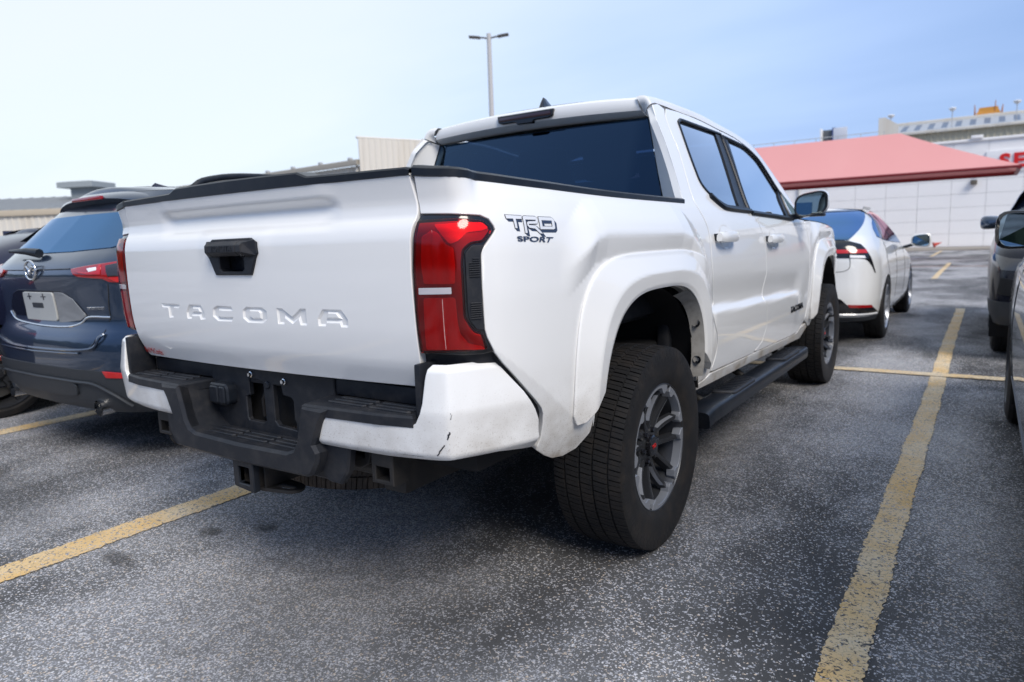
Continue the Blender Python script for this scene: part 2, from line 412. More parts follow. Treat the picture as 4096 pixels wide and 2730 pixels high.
def S(u, z):
    """right flank: u runs along the plan curve, z is height"""
    u = np.asarray(u, float); z = np.asarray(z, float)
    x = cr(_PU, _PX, u); y = cr(_PU, _PY, u); h = 2e-3
    tx = (cr(_PU, _PX, u+h)-cr(_PU, _PX, u-h)); ty = (cr(_PU, _PY, u+h)-cr(_PU, _PY, u-h))
    l = np.hypot(tx, ty); nx, ny = ty/l, -tx/l
    d = side_d(u, z)
    return np.stack(np.broadcast_arrays(x+nx*d, y+ny*d, z), -1)
def T(x, z):
    """tailgate skin"""
    x = np.asarray(x, float); z = np.asarray(z, float); ax = np.abs(x)
    y = cr([.74, .79, .86, .95, 1.08, 1.17, 1.205, 1.235, 1.262, 1.30, 1.335], [-.985, -1.006, -1.034, -1.046, -1.050, -1.048, -1.040, -1.024, -1.020, -1.026, -1.034], z)
    y = y-.030*(1-(ax/.71)**2)
    w = sst(.46, .37, ax)
    y = y+w*(lin([1.205, 1.272, 1.293], [0, .019, .0], z)-.005*sst(1.28, 1.30, z))
    # raised surround of the handle
    b = sst(.20, .13, ax)*sst(1.235, 1.205, z)*sst(1.02, 1.08, z)
    return np.stack(np.broadcast_arrays(x, y-.004*b*sst(1.10, 1.17, z), z), -1)
def CR(x, z):
    """back of the cab"""
    x = np.asarray(x, float); z = np.asarray(z, float)
    y = .560+.28*(z-1.28)-.012*(1-(x/.65)**2)
    y = y+.10*np.maximum(np.abs(x)-.60, 0)*2
    return np.stack(np.broadcast_arrays(x, y, z), -1)
def RF(x, y):
    """roof"""
    x = np.asarray(x, float); y = np.asarray(y, float)
    zc = cr([.58, .8, 1.2, 1.7, 2.1, 2.4], [1.800, 1.818, 1.838, 1.835, 1.795, 1.72], y)
    z = zc-.045*(np.abs(x)/.6)**2.6-.004*sst(.50, .44, np.abs(x))*sst(.50,.44,np.abs(x))
    return np.stack(np.broadcast_arrays(x, y, z), -1)

# bumper plan curve (half), s runs outwards from the middle
_bp = [(0, -1.118), (.37, -1.113), (.60, -1.098), (.75, -1.075), (.795, -1.063), (.808, -1.057), (.817, -1.047), (.828, -1.026), (.860, -.962), (.892, -.890), (.915, -.82), (.928, -.74), (.934, -.66)]
_BS = [0.0]
for _a, _b in zip(_bp, _bp[1:]): _BS.append(_BS[-1]+math.dist(_a, _b))
_BX = [p[0] for p in _bp]; _BY = [p[1] for p in _bp]
def B(s_, z):
    s_ = np.asarray(s_, float); z = np.asarray(z, float); h = 2e-3
    x = cr(_BS, _BX, s_); y = cr(_BS, _BY, s_)
    tx = cr(_BS, _BX, s_+h)-cr(_BS, _BX, s_-h); ty = cr(_BS, _BY, s_+h)-cr(_BS, _BY, s_-h); l = np.hypot(tx, ty)
    d = lin([.52, .585, .613, .618, .725, .735, .836, .842, .90], [-.075, -.040, -.010, -.008, .003, .003, -.012, -.016, -.075], z)
    return np.stack(np.broadcast_arrays(x+ty/l*d, y-tx/l*d, z), -1)
O = {
 'bedtop': [(-1.1521, 1.3331), (-1.0899, 1.3275), (-0.8789, 1.3156), (-0.6528, 1.3067), (-0.2103, 1.2961), (0.4236, 1.2926)],
 'bedrear': [(-1.1546, 1.3222), (-1.1548, 1.3012), (-1.1517, 1.2727), (-1.1412, 1.2369)],
 'lamptop': [(-1.1411, 1.2354), (-1.0527, 1.2318), (-0.9618, 1.2268), (-0.9355, 1.2172), (-0.9233, 1.1996), (-0.9195, 1.1904), (-0.9268, 1.1822), (-0.9713, 1.1394)],
 'lampright': [(-0.9741, 1.1217), (-0.9759, 1.0429), (-0.9733, 0.9407), (-0.9667, 0.9179), (-0.949, 0.8825), (-0.9468, 0.8777)],
 'lampbot': [(-0.9711, 0.8752), (-1.0549, 0.8734), (-1.1508, 0.8743)],
 'lampleft': [(-1.1605, 0.943), (-1.1557, 1.1091), (-1.151, 1.1811)],
 'qlow': [(-0.9471, 0.8766), (-0.92, 0.844), (-0.8396, 0.7674), (-0.783, 0.716), (-0.7585, 0.6915), (-0.7463, 0.6718), (-0.7382, 0.641), (-0.7319, 0.592), (-0.7374, 0.5568), (-0.6862, 0.5248), (-0.6419, 0.5043), (-0.5894, 0.498), (-0.5319, 0.5091), (-0.4786, 0.5404), (-0.453, 0.5564), (-0.4516, 0.5754)],
 'seam': [(0.7279, 1.7245), (0.7002, 1.7035), (0.6701, 1.6706), (0.6533, 1.607), (0.6437, 1.5266), (0.5652, 1.3345), (0.5595, 1.2849), (0.5819, 1.2317), (0.6035, 1.1696), (0.6088, 1.0984), (0.6108, 1.0457), (0.6296, 0.9617), (0.6681, 0.8743), (0.6666, 0.8531), (0.613, 0.8373), (0.6061, 0.8255), (0.6417, 0.7554), (0.6759, 0.7116), (0.7004, 0.6358), (0.6636, 0.5481)],
 'mseam': [(1.394, 1.2425), (1.4565, 1.164), (1.498, 1.0608), (1.5194, 0.9469), (1.4711, 0.7987), (1.5185, 0.708), (1.5464, 0.6463), (1.5138, 0.5718), (1.4004, 0.5296)],
 'rwin': [(0.8211, 1.68), (0.8803, 1.7027), (1.3845, 1.6971), (1.377, 1.6258), (1.1976, 1.2848), (0.9687, 1.2925), (0.7968, 1.3481), (0.7428, 1.3931), (0.7666, 1.5328)],
 'fwin': [(1.5592, 1.6845), (1.9063, 1.6649), (2.0705, 1.603), (2.1398, 1.5174), (2.2003, 1.4361), (2.0972, 1.2451), (1.3538, 1.2744)],
 'doortop': [(0.7673, 1.7414), (0.9516, 1.7492), (1.2026, 1.7454), (1.4376, 1.7264), (1.6467, 1.712), (1.8089, 1.6927), (2.0127, 1.6366), (2.1706, 1.5063), (2.245, 1.4315)],
 'corner': [(0.5442, 1.6636), (0.5229, 1.5518), (0.4864, 1.4327), (0.4327, 1.3078)],
 'handle': [(0.5425, 1.1674), (0.8146, 1.1674), (0.8535, 1.1585), (0.8399, 1.1326), (0.5529, 1.1293)],
 'handle2': [(1.3623, 1.1491), (1.6273, 1.1491), (1.6784, 1.1315), (1.6621, 1.1147), (1.384, 1.106)],
 'sill': [(0.6703, 0.5387), (1.4181, 0.522), (2.4846, 0.4967), (2.7891, 0.5207)],
 'sillb': [(0.5055, 0.5011), (1.4539, 0.4868), (2.2247, 0.4614)],
 'badge': [(2.042, 0.6982), (2.4377, 0.6868), (2.4747, 0.6713), (2.0937, 0.6765)],
 'glass': [(0.6107, 1.6927), (-0.6162, 1.7006), (0.7108, 1.3493), (-0.6431, 1.5849)],
 'lens': [(-1.1415, 1.2188), (-1.0298, 1.2198), (-0.9579, 1.213), (-0.933, 1.1916), (-0.9404, 1.1805), (-0.965, 1.1587), (-0.9992, 1.1555), (-1.0168, 1.1411), (-1.0205, 1.111), (-1.0196, 0.9743), (-1.0077, 0.9509), (-0.9976, 0.936), (-0.9805, 0.9318), (-0.9669, 0.8872), (-1.0504, 0.8842), (-1.1511, 0.8784), (-1.1544, 0.9888), (-1.1531, 1.103), (-1.1477, 1.1786)],
 'vent': [(-0.9995, 1.1514), (-0.9623, 1.1517), (-0.9757, 1.1313), (-0.979, 1.0702), (-0.9784, 0.9858), (-0.9738, 0.9384), (-0.9948, 0.9392), (-1.0111, 0.9639), (-1.0152, 0.9882), (-1.0159, 1.0998), (-1.0164, 1.1328)],
 'rev': [(-1.1384, 1.0491), (-1.0502, 1.0497), (-1.0499, 1.033), (-1.1387, 1.032)],
 'segA': [(-1.1261, 1.1779), (-1.0952, 1.1933), (-1.078, 1.1844), (-1.0599, 1.1563), (-1.0412, 1.1475), (-1.0389, 1.1007), (-1.0408, 1.0578), (-1.1251, 1.059), (-1.129, 1.1027)],
 'segB': [(-1.1277, 1.0235), (-1.0424, 1.0244), (-1.0389, 0.9608), (-1.0349, 0.9321), (-1.0147, 0.9054), (-0.9813, 0.8972), (-0.9717, 0.8876), (-1.0438, 0.8901), (-1.134, 0.8881)],
 'segT': [(-1.0939, 1.2084), (-0.9589, 1.2088), (-0.9435, 1.1932), (-0.9628, 1.1879), (-1.0086, 1.1847), (-1.03, 1.1635), (-1.049, 1.156), (-1.0677, 1.1758)],
 'fenlow': [(3.2492, 0.4516), (3.3269, 0.4121), (2.9816, 0.3836), (2.8691, 0.3885), (2.4946, 0.4832)],
 'trd': [(-0.8776, 1.2272), (-0.8134, 1.2247), (-0.8494, 1.192), (-0.8307, 1.1836), (-0.6526, 1.2061), (-0.6619, 1.1805), (-0.721, 1.1676), (-0.8492, 1.1714), (-0.6874, 1.1661), (-0.702, 1.1499), (-0.8484, 1.1564)],
 'split': [(1.489, 1.6915), (1.3353, 1.2849)],
 'bpil': [(1.3845, 1.6971), (1.5707, 1.6858), (1.3538, 1.2744), (1.1976, 1.2848)],
 'fseam': [(2.8201, 0.9937), (2.8268, 0.8339), (2.928, 0.5601)],
 'fflare': [(2.8868, 0.5102), (2.7789, 0.577), (2.7823, 0.8367), (2.8111, 0.9737), (2.8579, 1.0183)],
 'hoodsil': [(2.7873, 1.2587), (3.3751, 1.1777), (3.6794, 1.079), (3.9751, 0.9724), (3.6768, 0.9013)],
 'dT': [(-0.8769, 1.2264), (-0.8139, 1.2242), (-0.8152, 1.2158), (-0.8401, 1.2162), (-0.8404, 1.1919), (-0.8487, 1.192), (-0.8504, 1.2167), (-0.8756, 1.2172)],
 'dTs': [(-0.876, 1.2162), (-0.8506, 1.2162), (-0.8496, 1.1915), (-0.8426, 1.1841), (-0.8307, 1.1836), (-0.8319, 1.2079), (-0.8148, 1.2075), (-0.8148, 1.2149), (-0.8405, 1.2153), (-0.8399, 1.1914), (-0.8489, 1.1915), (-0.8506, 1.2089), (-0.8685, 1.2094)],
 'dR': [(-0.81, 1.221), (-0.8043, 1.2238), (-0.755, 1.2227), (-0.7475, 1.2184), (-0.747, 1.2089), (-0.7541, 1.2032), (-0.7905, 1.2032), (-0.7908, 1.2), (-0.762, 1.1984), (-0.7351, 1.1764), (-0.748, 1.177), (-0.7669, 1.1904), (-0.7901, 1.1925), (-0.7972, 1.1986), (-0.7977, 1.206), (-0.792, 1.2093), (-0.7576, 1.2103), (-0.7562, 1.2136), (-0.8011, 1.2145), (-0.8023, 1.1786), (-0.8117, 1.1792)],
 'dRs': [(-0.8013, 1.214), (-0.7554, 1.2136), (-0.7568, 1.2103), (-0.792, 1.2093), (-0.798, 1.206), (-0.7975, 1.1976), (-0.7902, 1.192), (-0.7671, 1.19), (-0.7481, 1.1767), (-0.7352, 1.1762), (-0.7573, 1.1984), (-0.7454, 1.1908), (-0.721, 1.1676), (-0.7399, 1.1683), (-0.7559, 1.1828), (-0.7805, 1.184), (-0.7942, 1.1911), (-0.7927, 1.1696), (-0.8041, 1.1716), (-0.8118, 1.1787), (-0.8024, 1.1783)],
 'dD': [(-0.741, 1.2218), (-0.6791, 1.2208), (-0.6686, 1.214), (-0.671, 1.1904), (-0.679, 1.1875), (-0.7429, 1.1884)],
 'dDh': [(-0.7298, 1.2128), (-0.6819, 1.2119), (-0.6833, 1.1953), (-0.7306, 1.196)],
 'dDs': [(-0.6677, 1.214), (-0.6584, 1.2051), (-0.6606, 1.1844), (-0.6696, 1.1786), (-0.7358, 1.1797), (-0.743, 1.1879), (-0.6792, 1.187), (-0.6701, 1.1904)],
 'dDi': [(-0.73, 1.2123), (-0.6821, 1.2115), (-0.6836, 1.2041), (-0.7208, 1.2046), (-0.7214, 1.1959), (-0.7304, 1.1964)],
 'sp': [(-0.8499, 1.1715), (-0.6874, 1.1661), (-0.7032, 1.1518), (-0.8468, 1.1577)],
 'gT': [(-0.4662, 0.9875), (-0.3365, 0.9877), (-0.3442, 0.9727), (-0.3806, 0.9716), (-0.3907, 0.9383), (-0.4202, 0.9372), (-0.4187, 0.9721), (-0.4579, 0.9725)],
 'gA': [(-0.2775, 0.9883), (-0.207, 0.9885), (-0.1905, 0.9651), (-0.1876, 0.9399), (-0.2195, 0.9372), (-0.2225, 0.9491), (-0.2686, 0.9481), (-0.2733, 0.9382), (-0.3001, 0.9378), (-0.303, 0.9616)],
 'gAh': [(-0.2581, 0.9767), (-0.2224, 0.9768), (-0.2164, 0.9644), (-0.2628, 0.9635)],
 'gC': [(-0.1151, 0.9884), (-0.0368, 0.9883), (-0.0287, 0.9714), (-0.1042, 0.9707), (-0.1092, 0.9559), (-0.101, 0.9527), (-0.0302, 0.9542), (-0.0413, 0.9379), (-0.1177, 0.9365), (-0.1442, 0.9518), (-0.1392, 0.9784)],
 'gO': [(0.042, 0.9887), (0.1186, 0.9883), (0.1378, 0.9773), (0.1358, 0.9498), (0.1128, 0.938), (0.04, 0.9375), (0.018, 0.9509), (0.0194, 0.9783)],
 'gOh': [(0.0551, 0.9765), (0.0992, 0.9768), (0.1073, 0.9696), (0.1054, 0.9538), (0.0635, 0.9524), (0.0516, 0.9596)],
 'gM': [(0.1833, 0.9879), (0.2096, 0.9876), (0.2498, 0.9641), (0.288, 0.9889), (0.3113, 0.9881), (0.3103, 0.9383), (0.2811, 0.9381), (0.2769, 0.957), (0.2486, 0.9401), (0.218, 0.9565), (0.2125, 0.9383), (0.1821, 0.9383)],
 'gB': [(0.3784, 0.9887), (0.4517, 0.9885), (0.4735, 0.9627), (0.4725, 0.9381), (0.4442, 0.9379), (0.4409, 0.9492), (0.39, 0.948), (0.3858, 0.9384), (0.3559, 0.9386), (0.3542, 0.9606)],
 'gBh': [(0.3993, 0.9785), (0.4313, 0.978), (0.4431, 0.9639), (0.3924, 0.9635)],
}
# ---------------------------------------------------------------- simple parametric car bodies
class Car:
    """closed body surface: s runs round the plan from the tail's middle, z is height"""
    def __init__(c, xc, y0, plan, W, YR, YF, facing=1):
        c.xc, c.y0, c.f = xc, y0, facing
        s = [0.0]
        for a, b in zip(plan, plan[1:]): s.append(s[-1]+math.dist(a, b))
        c.S_, c.px, c.py = s, [p[0] for p in plan], [p[1] for p in plan]; c.w0 = max(c.px); c.L = c.py[-1]; c.smax = s[-1]
        c.W, c.YR, c.YF = W, YR, YF
    def F(c, s, z):
        s = np.asarray(s, float); z = np.asarray(z, float); a = np.abs(s); sg = np.where(s < 0, -1.0, 1.0)
        x = cr(c.S_, c.px, a)*cr(*c.W, z); y = cr(c.S_, c.py, a)
        kr = sst(.95, .0, y); kf = sst(c.L-1.0, c.L, y)
        y = y+cr(*c.YR, z)*(1-sst(.25, 1.6, y)*.75)*sst(2.6, .6, y)-cr(*c.YF, z)*(sst(c.L-2.4, c.L-.6, y))
        return np.stack(np.broadcast_arrays(c.xc+c.f*sg*x, c.y0+c.f*y, z), -1)
MZ = Car(-2.62, -.66, [(0, 0), (.4, .014), (.65, .05), (.79, .11), (.865, .20), (.905, .33), (.92, .55), (.92, 1.2), (.92, 2.6), (.91, 3.6), (.86, 4.1), (.70, 4.4), (.4, 4.53), (0, 4.56)],
  ([.25, .45, .7, .95, 1.05, 1.15, 1.3, 1.45, 1.56, 1.62], [.93, .985, 1.0, .99, .975, .945, .87, .79, .70, .60]),
  ([.25, .35, .45, .60, .72, .745, .80, .95, 1.06, 1.12, 1.17, 1.3, 1.45, 1.56, 1.62], [.16, .05, .02, 0, .012, .045, .065, .055, .04, .06, .12, .25, .40, .52, .66]),
  ([.25, .5, .8, 1.0, 1.12, 1.3, 1.5, 1.62], [.1, 0, .02, .25, 1.0, 1.5, 1.9, 2.1]))
PR = Car(.18, 5.14, [(0, 0), (.4, .02), (.60, .065), (.73, .14), (.81, .26), (.86, .46), (.885, .85), (.89, 1.6), (.89, 2.6), (.885, 3.6), (.80, 4.2), (.55, 4.5), (0, 4.6)],
  ([.20, .35, .6, .85, .96, 1.06, 1.2, 1.33, 1.39, 1.42], [.93, .985, 1.0, .985, .955, .90, .79, .67, .58, .48]),
  ([.20, .30, .45, .70, .88, 1.0, 1.06, 1.10, 1.2, 1.30, 1.37, 1.42], [.12, .03, .0, .015, .02, .05, .10, .22, .62, .98, 1.3, 1.7]),
  ([.2, .5, .7, .85, .95, 1.1, 1.3, 1.42], [.1, 0, .1, .6, 1.2, 1.6, 2.0, 2.2]))
MZ_PLAN = list(zip(MZ.px, MZ.py))
O.update({
 'mzlamp': [(0.4492, 1.0941), (0.5866, 1.1083), (0.713, 1.1194), (0.7934, 1.1283), (0.8031, 1.0137), (0.7352, 1.0203), (0.7044, 1.0373), (0.5175, 1.049), (0.4747, 1.0635)],
 'mzclear': [(0.5967, 1.0921), (0.668, 1.0978), (0.6779, 1.0817), (0.6177, 1.0735)],
})
# ================================================================ ground
asph = mat('worn_asphalt', (.1, .1, .1), .8)
def asphalt_colour(t, o):
    """returns (colour, height, coverage): dark binder with pale stone chips, worn in patches"""
    p1 = t.noise(t.mapping(o, (1, .6, 1), (0, 0, .5), (PATX, PATY, 0)), .62, 5, .55); p2 = t.noise(o, 2.6, 4, .6); p3 = t.noise(t.mapping(o, (1.6, .5, 1), (0, 0, .2)), .9, 3, .5)
    cov = t.math('ADD', t.math('MULTIPLY', t.ramp(p1, [(.44, 0), (.56, 1)]), .62), t.math('ADD', t.math('MULTIPLY', t.ramp(p2, [(.3, 0), (.7, 1)]), .22), t.math('MULTIPLY', t.ramp(p3, [(.35, 0), (.6, 1)]), .30)))
    st = t.n('ShaderNodeTexVoronoi', scale=150, rnd=1); wv = t.noise(o, 60, 2, .5)
    off = t.n('ShaderNodeVectorMath', operation='SCALE'); off.inputs[3].default_value = .016
    nv = t.n('ShaderNodeTexNoise', scale=110, detail=2); t.l(o, nv.inputs['Vector']); t.l(nv.outputs[1], off.inputs[0])
    ad = t.n('ShaderNodeVectorMath', operation='ADD'); t.l(o, ad.inputs[0]); t.l(off.outputs[0], ad.inputs[1]); t.l(ad.outputs[0], st.inputs['Vector'])
    cell = t.sep(st.outputs['Color'])
    thr = t.math('SUBTRACT', .96, t.math('MULTIPLY', cov, .88))
    chip = t.math('MULTIPLY', t.math('GREATER_THAN', cell[0], thr), t.ramp(st.outputs['Distance'], [(.42, 1), (.60, 0)]))
    tone = t.ramp(cell[1], [(0, (.20, .21, .24)), (.4, (.44, .45, .49)), (.8, (.66, .66, .69)), (.96, (.60, .50, .40))])
    fine = t.noise(o, 320, 2, .6)
    base = t.mix(cov, (.012, .0125, .014), (.150, .152, .158)); base = t.mix(t.ramp(fine, [(.35, 0), (.75, .7)]), base, t.mix(cov, (.040, .041, .045), (.32, .324, .335)))
    col = t.mix(chip, base, tone)
    h = t.math('ADD', t.math('MULTIPLY', chip, .6), t.math('MULTIPLY', fine, .6))
    return col, h, cov
def spots(t, o, L):
    xyz = t.sep(o); f = None
    for x, y, rx, ry in L:
        a = t.math('DIVIDE', t.math('SUBTRACT', xyz[0], x), rx); b = t.math('DIVIDE', t.math('SUBTRACT', xyz[1], y), ry)
        d = t.math('ADD', t.math('MULTIPLY', a, a), t.math('MULTIPLY', b, b)); d = t.math('ADD', d, t.math('MULTIPLY', t.math('SUBTRACT', t.noise(o, 9, 4, .6), .5), 1.6))
        m = t.ramp(d, [(.15, 1), (1.0, 0)]); f = m if f is None else t.math('MAXIMUM', f, m)
    return f
t = NT(asph); o = t.obj(); col, h, cov = asphalt_colour(t, o)
oil = spots(t, o, [(-.71, -.82, .07, .05), (-.54, -.68, .08, .05), (-.78, -1.16, .13, .05)])
stain_shade = spots(t, o, [(.42, -1.0, .8, .65), (.4, .9, .9, 1.6), (2.35, .2, .45, 2.2), (-2.3, -1.15, 1.2, .35), (.2, 5.2, 1.0, 1.4)])  # broad dark stains under and behind the cars, with their ground shade painted in
col = t.mix(t.math('MULTIPLY', oil, .6), col, (.020, .019, .018)); col = t.mix(t.math('MULTIPLY', stain_shade, .45), col, (.026, .025, .024))
t.l(col, t.b.inputs['Base Color']); t.l(t.ramp(h, [(0, .95), (1, .7)]), t.b.inputs['Roughness']); t.bump(h, .55, .004)
g = mesh_obj('asphalt_ground', [(-600, -600, 0), (600, -600, 0), (600, 900, 0), (-600, 900, 0)], [(0, 1, 2, 3)], asph); tag(g, kind='structure')
# painted stall lines
paint = mat('worn_yellow_paint', (.42, .27, .10), .7)
t = NT(paint); o = t.obj(); col, h, cov = asphalt_colour(t, o)
w1 = t.noise(o, 75, 3, .6); w2 = t.noise(o, 5, 4, .6); vc = t.n('ShaderNodeTexVoronoi', feature='DISTANCE_TO_EDGE', scale=34); t.l(t.mapping(o, (1.0, .7, 1)), vc.inputs['Vector'])
wear = t.math('ADD', t.math('MAXIMUM', t.ramp(w1, [(.56, 0), (.62, 1)]), t.ramp(t.noise(t.mapping(o, (.5, 1.6, 1)), 150, 2, .6), [(.60, 0), (.66, 1)])), t.math('MULTIPLY', t.ramp(vc.outputs[0], [(.0, 1), (.035, 0)]), t.ramp(w2, [(.40, 0), (.65, .85)])), True)
pc = t.mix(t.ramp(t.noise(o, 3.2, 3, .6), [(.35, 0), (.65, 1)]), (.66, .44, .18), (.68, .56, .38)); pc = t.mix(t.ramp(t.noise(o, 140, 2), [(.45, 0), (.75, .3)]), pc, (.52, .33, .12))
t.l(t.mix(wear, pc, col), t.b.inputs['Base Color']); t.bump(t.math('SUBTRACT', t.noise(o, 120, 2), wear), .4, .003)
def rough_strip(name, x0, x1, y0, y1, z, horiz=False):
    """a paint stripe with slightly wandering, chewed edges"""
    n = int(max(abs(y1-y0), abs(x1-x0))/.012); V = []; Fc = []; rs = random.Random(hash((x0, y0)) & 255)
    for i in range(n+1):
        f = i/n; j = lambda: rs.gauss(0, .0035)+.005*math.sin(f*n*.012+x0*9)+.003*math.sin(f*n*.11+y0)
        if horiz: x = x0+(x1-x0)*f; V += [(x, y0+j(), z), (x, y1+j(), z)]
        else: y = y0+(y1-y0)*f; V += [(x0+j(), y, z), (x1+j(), y, z)]
    for i in range(n): Fc.append((2*i, 2*i+1, 2*i+3, 2*i+2) if not horiz else (2*i, 2*i+2, 2*i+3, 2*i+1))
    o = mesh_obj('parking_line', V, Fc, paint); tag(o, kind='structure'); return o
rough_strip('l', 1.60, 1.71, -3.2, 9.35, .004); rough_strip('l', -1.12, -.96, -3.2, 9.35, .004); rough_strip('l', -3.62, -3.46, -3.2, 9.35, .004); rough_strip('l', -6.26, -6.12, -3.2, 9.35, .004)
rough_strip('l', -7.5, 6.0, 3.88, 4.02, .008, True); rough_strip('l', .90, 1.02, 16.2, 24.5, .004); rough_strip('l', .02, .15, 30.5, 38.6, .004); rough_strip('l', 4.2, 4.32, -1, 9.35, .004)
fade = mat('faded_red_paint', (.26, .13, .09), .8)
l2 = mesh_obj('parking_line', [(-9, 22.0, .004), (9, 22.0, .004), (9, 22.25, .004), (-9, 22.25, .004)], [(0, 1, 2, 3)], fade); tag(l2, kind='structure')
# ================================================================ far buildings
WALLW = mat('white_wall_paint', (.76, .75, .74), .85); t = NT(WALLW); o = t.obj(); t.l(t.mix(t.ramp(t.noise(o, .8, 5, .6), [(.35, 0), (.75, .35)]), (.86, .855, .85), (.78, .77, .76)), t.b.inputs['Base Color'])
TAN = mat('tan_metal_siding', (.55, .50, .38), .6); CREAM = mat('cream_metal_siding', (.66, .62, .55), .6)
t = NT(CREAM); o = t.obj(); st_ = t.noise(t.mapping(o, (1.2, 1.2, .08)), 1.0, 4, .6); t.l(t.mix(t.ramp(st_, [(.5, 0), (.75, .45)]), (.66, .625, .56), (.50, .40, .27)), t.b.inputs['Base Color'])
GREYR = mat('grey_metal_roof', (.22, .235, .25), .5); CONC = mat('kerb_concrete', (.42, .38, .33), .85); RIB = mat('galvanised', (.42, .43, .44), .5)
REDF = mat('red_shade_fabric', (.66, .25, .24), .8); t = NT(REDF); o = t.obj(); t.l(t.mix(t.ramp(t.noise(t.mapping(o, (.6, .2, .2)), 1.0, 3), [(.4, 0), (.7, .25)]), (.74, .34, .33), (.78, .39, .375)), t.b.inputs['Base Color'])
trn = t.n('ShaderNodeBsdfTranslucent'); trn.inputs[0].default_value = (.7, .3, .28, 1); mxf = t.n('ShaderNodeMixShader'); mxf.inputs[0].default_value = .18; t.l(t.b.outputs[0], mxf.inputs[1]); t.l(trn.outputs[0], mxf.inputs[2]); t.l(mxf.outputs[0], t.o.inputs[0])
REDD = mat('red_frame_steel', (.20, .01, .015), .5); SIGNR = mat('sign_red', (.62, .012, .012), .5); SIGNW = mat('sign_white', (.82, .82, .82), .5)
# white panelled building
wb = empty('panel_building', (0, 40.3, 0), 0, 'white flat-roofed building of square wall panels behind the red canopy', 'building')
def wl(o): o.location = (o.location.x-o.parent.location.x, o.location.y-o.parent.location.y, o.location.z-o.parent.location.z); return o
wl(box('wall_core', (-2, 46.2, 2.7), (30, 12, 5.4), mat('joint_grey', (.64, .63, .62), .9), wb, 0))
wl(box('roof_parapet', (-2, 40.12, 5.42), (30.2, .34, .12), WALLW, wb, .02))
pw, ph = 1.48, .66; pm = None
for i in range(14):
    for j in range(8):
        z0 = .16+j*ph; x0 = -10.05+i*pw; hgt = ph-.012 if j < 7 else 5.36-z0
        if j == 7 and pm is not None:
            o_ = wl(box('wall_panel', (x0+pw/2, 40.13, z0+hgt/2), (pw-.014, .16, hgt), WALLW, wb, 0)); continue
        if pm is None:
            o_ = wl(box('wall_panel', (0, 0, 0), (pw-.012, .16, ph-.010), WALLW, wb, 0)); pm = o_.data; o_.location = (x0+pw/2, 40.13-40.3, z0+ph/2)
        else:
            o_ = bpy.data.objects.new('wall_panel', pm); link(o_, wb); o_.location = (x0+pw/2, 40.13-40.3, z0+ph/2)
wl(box('gutter_box', (1.28, 40.0, 5.55), (.5, .3, .16), WALLW, wb, .03)); wl(tube('downspout', [(-7.05, 39.98, .15), (-7.05, 39.98, 5.3)], .05, RIB, wb, 8))
for i in range(8): wl(tube('railing_post', [(-11+i*1.15, 41.0, 5.45), (-11+i*1.15, 41.0, 6.42)], .02, RIB, wb, 6))
wl(tube('railing_bar', [(-11.5, 41.0, 6.41), (-3.2, 41.0, 6.42)], .022, RIB, wb, 6)); wl(tube('railing_bar', [(-11.5, 41.0, 6.0), (-3.2, 41.0, 6.0)], .016, RIB, wb, 6))
wl(box('wall_light', (1.25, 39.93, 3.35), (.28, .24, .22), mat('lamp_bronze', (.13, .115, .09), .5), wb, .03)); sc_ = wl(tube('security_camera', [(1.49, 40.05, 3.80), (1.49, 39.80, 3.80), (1.42, 39.62, 3.73)], .045, RIB, wb, 8))
sg = empty('wall_sign', (2.6, 40.0, 0), 0, 'white wall sign with big red letters partly hidden by the red canopy', 'sign')
wl(box('sign_board', (4.9, 40.0, 4.32), (6.4, .08, .98), SIGNW, sg, .01)); wl(box('sign_board', (.15, 40.0, 4.10), (6.2, .07, .68), SIGNW, sg, .01))
for ch_, x_ in (('S', 2.46), ('E', 3.03)):
    o_ = text_mesh('sign_letter', ch_, .92, SIGNR, sg, Matrix(((1, 0, 0, x_-2.6), (0, 0, -1, -.07), (0, 1, 0, 4.25), (0, 0, 0, 1))), .03, bold=.035, sx=1.05)
for x_ in (-2.62, -1.98, -1.60, -1.45, -.72): o_ = mesh_obj('sign_letter', [], [], SIGNR, sg); bpy.data.objects.remove(o_)
for x_, w_ in ((-2.60, .20), (-1.95, .24), (-1.45, .30), (-.70, .22)): wl(box('letter_foot', (x_, 39.94, 3.90), (w_, .05, .12), SIGNR, sg, .02))
kb = box('kerb', (-2, 39.5, .07), (30, .9, .14), CONC, None, .02); tag(kb, kind='structure'); kb.name = 'kerb'
rc = empty('traffic_cone', (-.1, 39.35, .14), 0, 'small toppled red cone lying on the kerb by the white wall', 'cone')
c1 = lathe('cone_body', [(.02, .36), (.03, .30), (.10, .02), (.0, .02)], mat('cone_red', (.45, .05, .03), .6), rc, 14, 'z'); c1.rotation_euler = (0, R(72), R(20)); c1.location = (-.2, 0, .15)
c2 = box('cone_base', (0, 0, 0), (.26, .26, .03), mat('cone_base_red', (.35, .04, .03), .7), rc, .01); c2.rotation_euler = (0, R(72), R(20)); c2.location = (-.2, 0, .15)
